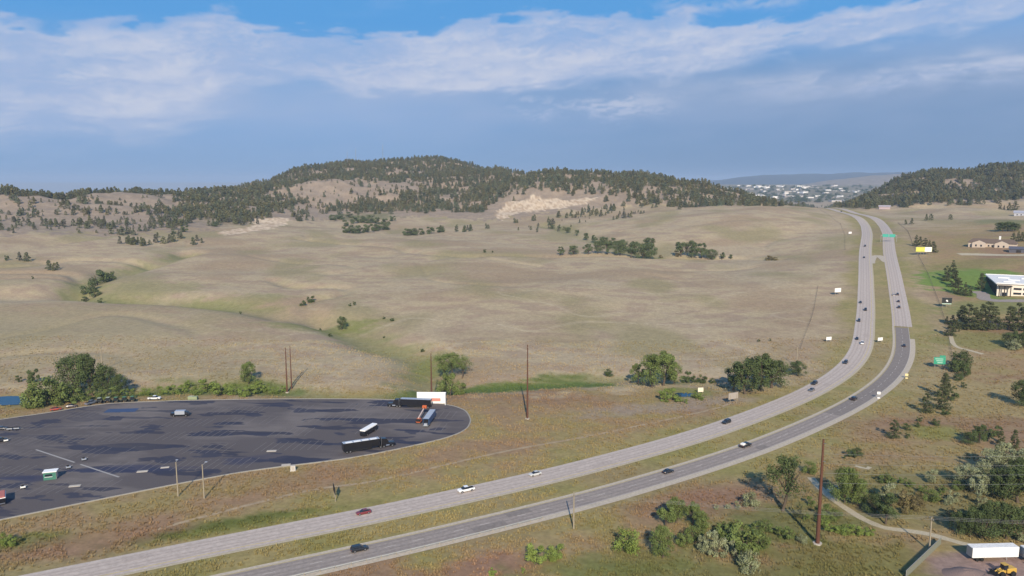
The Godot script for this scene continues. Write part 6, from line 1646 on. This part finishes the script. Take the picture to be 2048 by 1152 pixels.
func make_grass() -> void:
	# tussocks of dry grass on the banks and verges, far too many to count
	var r := RandomNumberGenerator.new()
	r.seed = 88
	var st := start()
	st.set_smooth_group(-1)
	for k in 9:
		var a := TAU * k / 9.0 + r.randf() * 0.5
		var base := Vector3(cos(a), 0, sin(a)) * r.randf_range(0.05, 0.3)
		var tip := base * r.randf_range(1.4, 2.6) + Vector3(0, r.randf_range(0.6, 1.0), 0)
		var side := Vector3(-sin(a), 0, cos(a)) * 0.16
		for v in [base - side - Vector3(0, 0.1, 0), tip, base + side - Vector3(0, 0.1, 0)]:
			st.add_vertex(v)
	var mesh := done(st)
	var m := paint(Color(1, 1, 1), 0.95)
	m.vertex_color_use_as_albedo = true
	m.backlight_enabled = true
	m.backlight = Color(0.3, 0.28, 0.15)
	var poly := PackedVector2Array(LOT)
	var where := []
	while where.size() < 52000:
		var z := -150.0 - 330.0 * pow(r.randf(), 1.5)
		var p := Vector2(r.randf_range(-0.78, 0.78) * (-z), z)
		var side := highway_side(p.x, p.y)
		if absf(side) > 4.0 and absf(side) < 18.8:
			continue
		if tint_c.get_noise_2d(p.x, p.y) + tint_b.get_noise_2d(p.x, p.y) < r.randf_range(-0.5, 0.2):
			continue
		if Geometry2D.is_point_in_polygon(p, poly) or (p.x < -15.0 and p.x > -275.0 and Geometry2D.is_point_in_polygon(p + Vector2(0, -1.2), poly)) or Geometry2D.is_point_in_polygon(p + Vector2(-1.0, 1.0), poly):
			continue
		var on := false
		for t in tracks:
			for q in t[0]:
				if p.distance_squared_to(q) < t[1] * t[1]:
					on = true
					break
			if on:
				break
		if on or p.distance_to(Vector2(121.7, -189.4)) < 17.0:
			continue
		where.append(p)
	var mm := MultiMesh.new()
	mm.transform_format = MultiMesh.TRANSFORM_3D
	mm.use_colors = true
	mm.mesh = mesh
	mm.instance_count = where.size()
	for i in where.size():
		var p: Vector2 = where[i]
		var g := ground_at(p)
		var s := r.randf_range(0.30, 0.62) * (1.0 + 0.5 * pow(r.randf(), 4.0))
		mm.set_instance_transform(i, Transform3D(Basis(Vector3.UP, r.randf() * TAU).scaled(Vector3(s * 1.7, s, s * 1.7)), g))
		var c := cover(p.x, p.y)
		var v := r.randf_range(0.62, 0.88)
		mm.set_instance_color(i, Color(c.r * v * 0.98, c.g * v, c.b * v * 0.98))
	var o := MultiMeshInstance3D.new()
	o.multimesh = mm
	o.material_override = m
	o.name = "dry_grass"
	add_child(o)
	o.set_meta("kind", "stuff")
	tag(o, "tussocks of dry grass over the banks and verges around the highway", "grass")

# ---------------------------------------------------------------- far land
func far_ridge(points: Array, foot: float, deep: float, color: Color, label: String, number: int) -> void:
	# points: bearing in degrees, distance, crest height
	var n := FastNoiseLite.new()
	n.seed = number
	n.frequency = 0.0016
	var cols := 90
	var st := start()
	st.set_smooth_group(0)
	var rows := []
	for k in 13:
		var t := k / 12.0
		var row := []
		for i in cols + 1:
			var f := i / float(cols) * (points.size() - 1)
			var a := int(minf(f, points.size() - 2))
			var v: Vector3 = points[a].lerp(points[a + 1], f - a)
			var d := v.y + (t - 0.5) * deep
			var az := deg_to_rad(v.x)
			var p := Vector2(sin(az), -cos(az)) * d
			var up := pow(sin(PI * t), 0.8)
			row.append(Vector3(p.x, lerpf(foot, v.z, up) + up * n.get_noise_2d(p.x, p.y) * (v.z - foot) * 0.12, p.y))
		rows.append(row)
	for k in 12:
		for i in cols:
			for v in [rows[k][i], rows[k + 1][i], rows[k + 1][i + 1], rows[k][i], rows[k + 1][i + 1], rows[k][i + 1]]:
				st.add_vertex(v)
	var m := paint(color, 0.95)
	grained(m, 900.0, speckle(0.02, 6, 0.7, 1.0, number, 512))
	structure("hills", done(st), m, label)

# ---------------------------------------------------------------- the scene
func _ready() -> void:
	# camera
	var cam := Camera3D.new()
	cam.name = "camera"
	cam.position = Vector3(0, 102, 0)
	cam.rotation_degrees = Vector3(-7.92, 0, 0)
	cam.fov = 41.56
	cam.near = 0.5
	cam.far = 60000.0
	add_child(cam)
	cam.current = true
	# sky, haze and exposure
	var env := Environment.new()
	env.background_mode = Environment.BG_SKY
	var sky := Sky.new()
	var sm := PanoramaSkyMaterial.new()
	sm.panorama = make_sky()
	sky.sky_material = sm
	env.sky = sky
	env.sky_rotation = Vector3(0, PI, 0)
	env.background_energy_multiplier = 0.84
	env.tonemap_mode = Environment.TONE_MAPPER_LINEAR
	env.tonemap_exposure = 1.2
	env.fog_enabled = true
	env.fog_density = 0.00007
	env.fog_light_color = Color(0.80, 0.89, 1.0)
	env.sdfgi_enabled = true
	env.ssao_enabled = true
	env.ssil_enabled = true
	var around := WorldEnvironment.new()
	around.name = "environment"
	around.environment = env
	add_child(around)
	# sun: low behind the drone, so that shadows point away towards the hills
	var sun := DirectionalLight3D.new()
	sun.name = "sun"
	sun.light_energy = 1.6
	sun.light_angular_distance = 0.5
	sun.light_color = Color(1.0, 0.945, 0.86)
	sun.shadow_enabled = true
	add_child(sun)
	sun.basis = Basis.looking_at(Vector3(-0.035, -tan(deg_to_rad(30.0)), -1.0).normalized(), Vector3.UP)

	rng.seed = 20
	for k in [[roughland, 0.0052, 2, 41], [finer, 0.018, 3, 42], [spurs, 0.0042, 3, 43], [folds, 0.0036, 2, 51], [trods, 0.0065, 2, 52], [tint_a, 0.009, 3, 44], [tint_b, 0.028, 3, 45], [tint_c, 0.09, 3, 46]]:
		k[0].noise_type = FastNoiseLite.TYPE_SIMPLEX_SMOOTH
		k[0].frequency = k[1]
		k[0].fractal_octaves = k[2]
		k[0].seed = k[3]
	make_materials()
	M.faint = M.grass.duplicate()
	M.faint.vertex_color_use_as_albedo = false
	M.faint.albedo_color = Color(0.44, 0.335, 0.215).linear_to_srgb()
	make_path()
	# creeks and draws
	add_creek([Vector2(-256.7, -348.8), Vector2(-237.7, -352.3), Vector2(-215.5, -359.4), Vector2(-182.2, -371.5), Vector2(-153.9, -376.2), Vector2(-127.7, -374.1), Vector2(-104.3, -362.9), Vector2(-78.6, -357.5), Vector2(-54.8, -361), Vector2(-31.4, -373.9), Vector2(-6.1, -377.8), Vector2(19.7, -383.6), Vector2(62.5, -391.6), Vector2(89, -391.6), Vector2(109.5, -379.8)], 2.2, 12.0, 0.9)
	add_creek([Vector2(-391.1, -904.9), Vector2(-393.7, -833.2), Vector2(-402, -765.7), Vector2(-395, -713.4), Vector2(-375, -648.6), Vector2(-339.4, -626), Vector2(-288.9, -624.9), Vector2(-229.6, -599.6), Vector2(-175.7, -567), Vector2(-140.3, -546.5), Vector2(-112.1, -516.3), Vector2(-84.1, -474.4), Vector2(-58.8, -450.7), Vector2(-48.9, -421.7), Vector2(-40.1, -390.6)], 7.0, 19.0, 0.6)
	add_creek([Vector2(-441.4, -623), Vector2(-399.4, -622.2), Vector2(-375, -648.6)], 5.0, 22.0, 0.0)
	add_creek([Vector2(-228.6, -718.8), Vector2(-197, -682.5), Vector2(-150, -675.2), Vector2(-146.9, -641.5), Vector2(-166.5, -602.9), Vector2(-140.3, -546.5)], 3.0, 8.0, 0.15)
	add_creek([Vector2(-295.5, -1057.2), Vector2(-227.6, -1032.9), Vector2(-173.5, -995.9), Vector2(-72.5, -884.8), Vector2(50.5, -888.7), Vector2(158.9, -870.3), Vector2(251, -870.6), Vector2(292.5, -824.9)], 2.6, 8.0, 0.1)
	add_creek([Vector2(55.9, -1288.3), Vector2(95.1, -1146), Vector2(132.8, -977), Vector2(161.1, -882.5)], 4.0, 18.0, 0.6)
	add_creek([Vector2(-545.2, -773.5), Vector2(-509.1, -797.6), Vector2(-483, -835.3), Vector2(-397.2, -829)], 3.0, 7.0, 0.1)
	add_creek([Vector2(-518.1, -734.2), Vector2(-444.9, -742), Vector2(-402, -700.6)], 3.0, 7.0, 0.1)
	# other cover
	var green := Color(0.115, 0.150, 0.036)
	var olive := Color(0.200, 0.178, 0.068)
	var soil := Color(0.250, 0.142, 0.098)
	patch(Vector2(-87.5, -215.5), 34.0, 5.0, 24.0, Color(0.085, 0.110, 0.024), 0.85)  # green strip in a dip, the shade of the dip put into its colour
	patch(Vector2(-70.8, -219.6), 45.0, 4.0, 26.0, Color(0.190, 0.185, 0.055), 0.6)
	patch(Vector2(-137.8, -205), 16.0, 7.0, 20.0, green, 0.7)
	patch(Vector2(-121.5, -206.5), 34.0, 10.0, 26.0, soil, 0.55)
	patch(Vector2(-69.9, -251), 40.0, 12.0, 30.0, soil, 0.40)
	patch(Vector2(-14.1, -278), 40.0, 12.0, 33.0, soil, 0.30)
	patch(Vector2(-40.4, -189.4), 17.0, 9.0, 20.0, soil, 0.7)
	patch(Vector2(-8.5, -189.4), 22.0, 10.0, 15.0, soil, 0.75)
	patch(Vector2(48.8, -230.4), 30.0, 8.0, 35.0, soil, 0.35)
	patch(Vector2(70.2, -238.3), 26.0, 9.0, 38.0, soil, 0.35)
	patch(Vector2(55.7, -186.3), 60.0, 10.0, 0.0, Color(0.150, 0.150, 0.050), 0.75)
	patch(Vector2(92.2, -194.8), 32.0, 16.0, 0.0, Color(0.170, 0.155, 0.050), 0.8)
	patch(Vector2(80.6, -216.2), 34.0, 18.0, 10.0, Color(0.135, 0.150, 0.045), 0.75)
	patch(Vector2(27.7, -192.1), 30.0, 10.0, 10.0, Color(0.135, 0.155, 0.045), 0.6)
	patch(Vector2(121.6, -191.5), 16.0, 9.0, 0.0, Color(0.265, 0.185, 0.160), 0.9)
	patch(Vector2(137.6, -189.4), 16.0, 12.0, 0.0, Color(0.265, 0.185, 0.160), 0.9)
	patch(Vector2(136.1, -238.3), 46.0, 30.0, 0.0, Color(0.150, 0.150, 0.055), 0.6)
	patch(Vector2(174.2, -301.4), 16.0, 12.0, 30.0, Color(0.210, 0.210, 0.060), 0.8)
	patch(Vector2(227, -357.5), 45.0, 50.0, 20.0, Color(0.300, 0.236, 0.115), 0.9)
	patch(Vector2(291.6, -464), 40.0, 26.0, 0.0, Color(0.185, 0.180, 0.062), 0.75)
	patch(Vector2(389.2, -634), 42.0, 62.0, -20.0, Color(0.145, 0.212, 0.048), 0.97, 0.2)
	patch(Vector2(354.7, -550.3), 60.0, 24.0, 10.0, Color(0.180, 0.190, 0.070), 0.8)
	patch(Vector2(425.4, -701.3), 60.0, 24.0, 10.0, olive, 0.7)
	patch(Vector2(667.9, -1000.3), 80.0, 55.0, 0.0, Color(0.150, 0.165, 0.070), 0.7)
	patch(Vector2(-321.4, -667.5), 60.0, 34.0, 15.0, Color(0.235, 0.215, 0.100), 0.6)
	patch(Vector2(-234.3, -612.5), 60.0, 30.0, 15.0, Color(0.215, 0.210, 0.085), 0.6)
	patch(Vector2(-136.6, -531.5), 50.0, 18.0, 15.0, Color(0.165, 0.180, 0.055), 0.75)
	patch(Vector2(-47.4, -428.7), 16.0, 24.0, 0.0, Color(0.180, 0.190, 0.060), 0.8)
	patch(Vector2(9.2, -377.8), 60.0, 11.0, 5.0, Color(0.105, 0.145, 0.036), 0.9)
	patch(Vector2(-142.7, -366.7), 50.0, 10.0, 4.0, Color(0.115, 0.145, 0.040), 0.8)
	patch(Vector2(-182.8, -362.3), 30.0, 8.0, 4.0, Color(0.165, 0.180, 0.050), 0.8)
	patch(Vector2(84.9, -361.9), 18.0, 12.0, 0.0, Color(0.165, 0.180, 0.055), 0.75)
	patch(Vector2(72.8, -339), 60.0, 10.0, 20.0, Color(0.285, 0.230, 0.180), 0.6)
	patch(Vector2(-308.8, -510.1), 190.0, 120.0, 0.0, Color(0.300, 0.248, 0.145), 0.8, 0.9)
	patch(Vector2(-208.5, -427.3), 120.0, 40.0, 0.0, Color(0.305, 0.248, 0.148), 0.7, 0.8)
	patch(Vector2(-276.2, -1430.6), 70.0, 60.0, 0.0, Color(0.150, 0.150, 0.070), 0.7)
	patch(Vector2(-470.1, -1268.9), 60.0, 60.0, 0.0, Color(0.20, 0.17, 0.10), 0.5)

	make_ground()
	print("ground ", Time.get_ticks_msec())
	far_ridge([Vector3(12, 14500, 100), Vector3(15, 14500, 140), Vector3(17.5, 14500, 225), Vector3(20.5, 14500, 250), Vector3(24, 14500, 265), Vector3(30, 14500, 270)], 20.0, 5000.0, Color(0.045, 0.058, 0.050), "long dark blue ridge on the horizon beyond the far town", 3)
	far_ridge([Vector3(20.6, 9000, 70), Vector3(22.0, 9000, 120), Vector3(24.0, 9000, 150), Vector3(27.0, 9000, 185), Vector3(31.0, 9000, 190)], 20.0, 3000.0, Color(0.33, 0.265, 0.185), "bare tan slope beyond the far town", 6)
	make_roads()
	make_lot()
	# ponds
	for w in [[Vector2(-240.9, -350.6), 14.0, 8.0, "blue pond behind the willow bushes", 1.1], [Vector2(84.9, -357.5), 7.0, 3.4, "small dark pond among green reeds", 0.12]]:
		var st := start()
		var p := ground_at(w[0])
		st.set_smooth_group(0)
		for k in 40:
			var a := TAU * k / 40.0
			var b := TAU * (k + 1) / 40.0
			var ra := 1.0 + 0.15 * sin(3.0 * a + 1.0)
			var rb := 1.0 + 0.15 * sin(3.0 * b + 1.0)
			for v in [Vector3.ZERO, Vector3(cos(a) * w[1] * ra, 0, sin(a) * w[2] * ra), Vector3(cos(b) * w[1] * rb, 0, sin(b) * w[2] * rb)]:
				st.add_vertex(v)
		var pond := structure("water", done(st), M.water, w[3])
		pond.position = Vector3(p.x, p.y + w[4], p.z)
	make_plants()
	make_buildings()
	make_lot_vehicles()
	make_traffic()
	make_poles()
	make_signs()
	make_fences()
	make_yard()
	make_trees()
	make_woods()
	make_grass()
	print("done ", Time.get_ticks_msec())
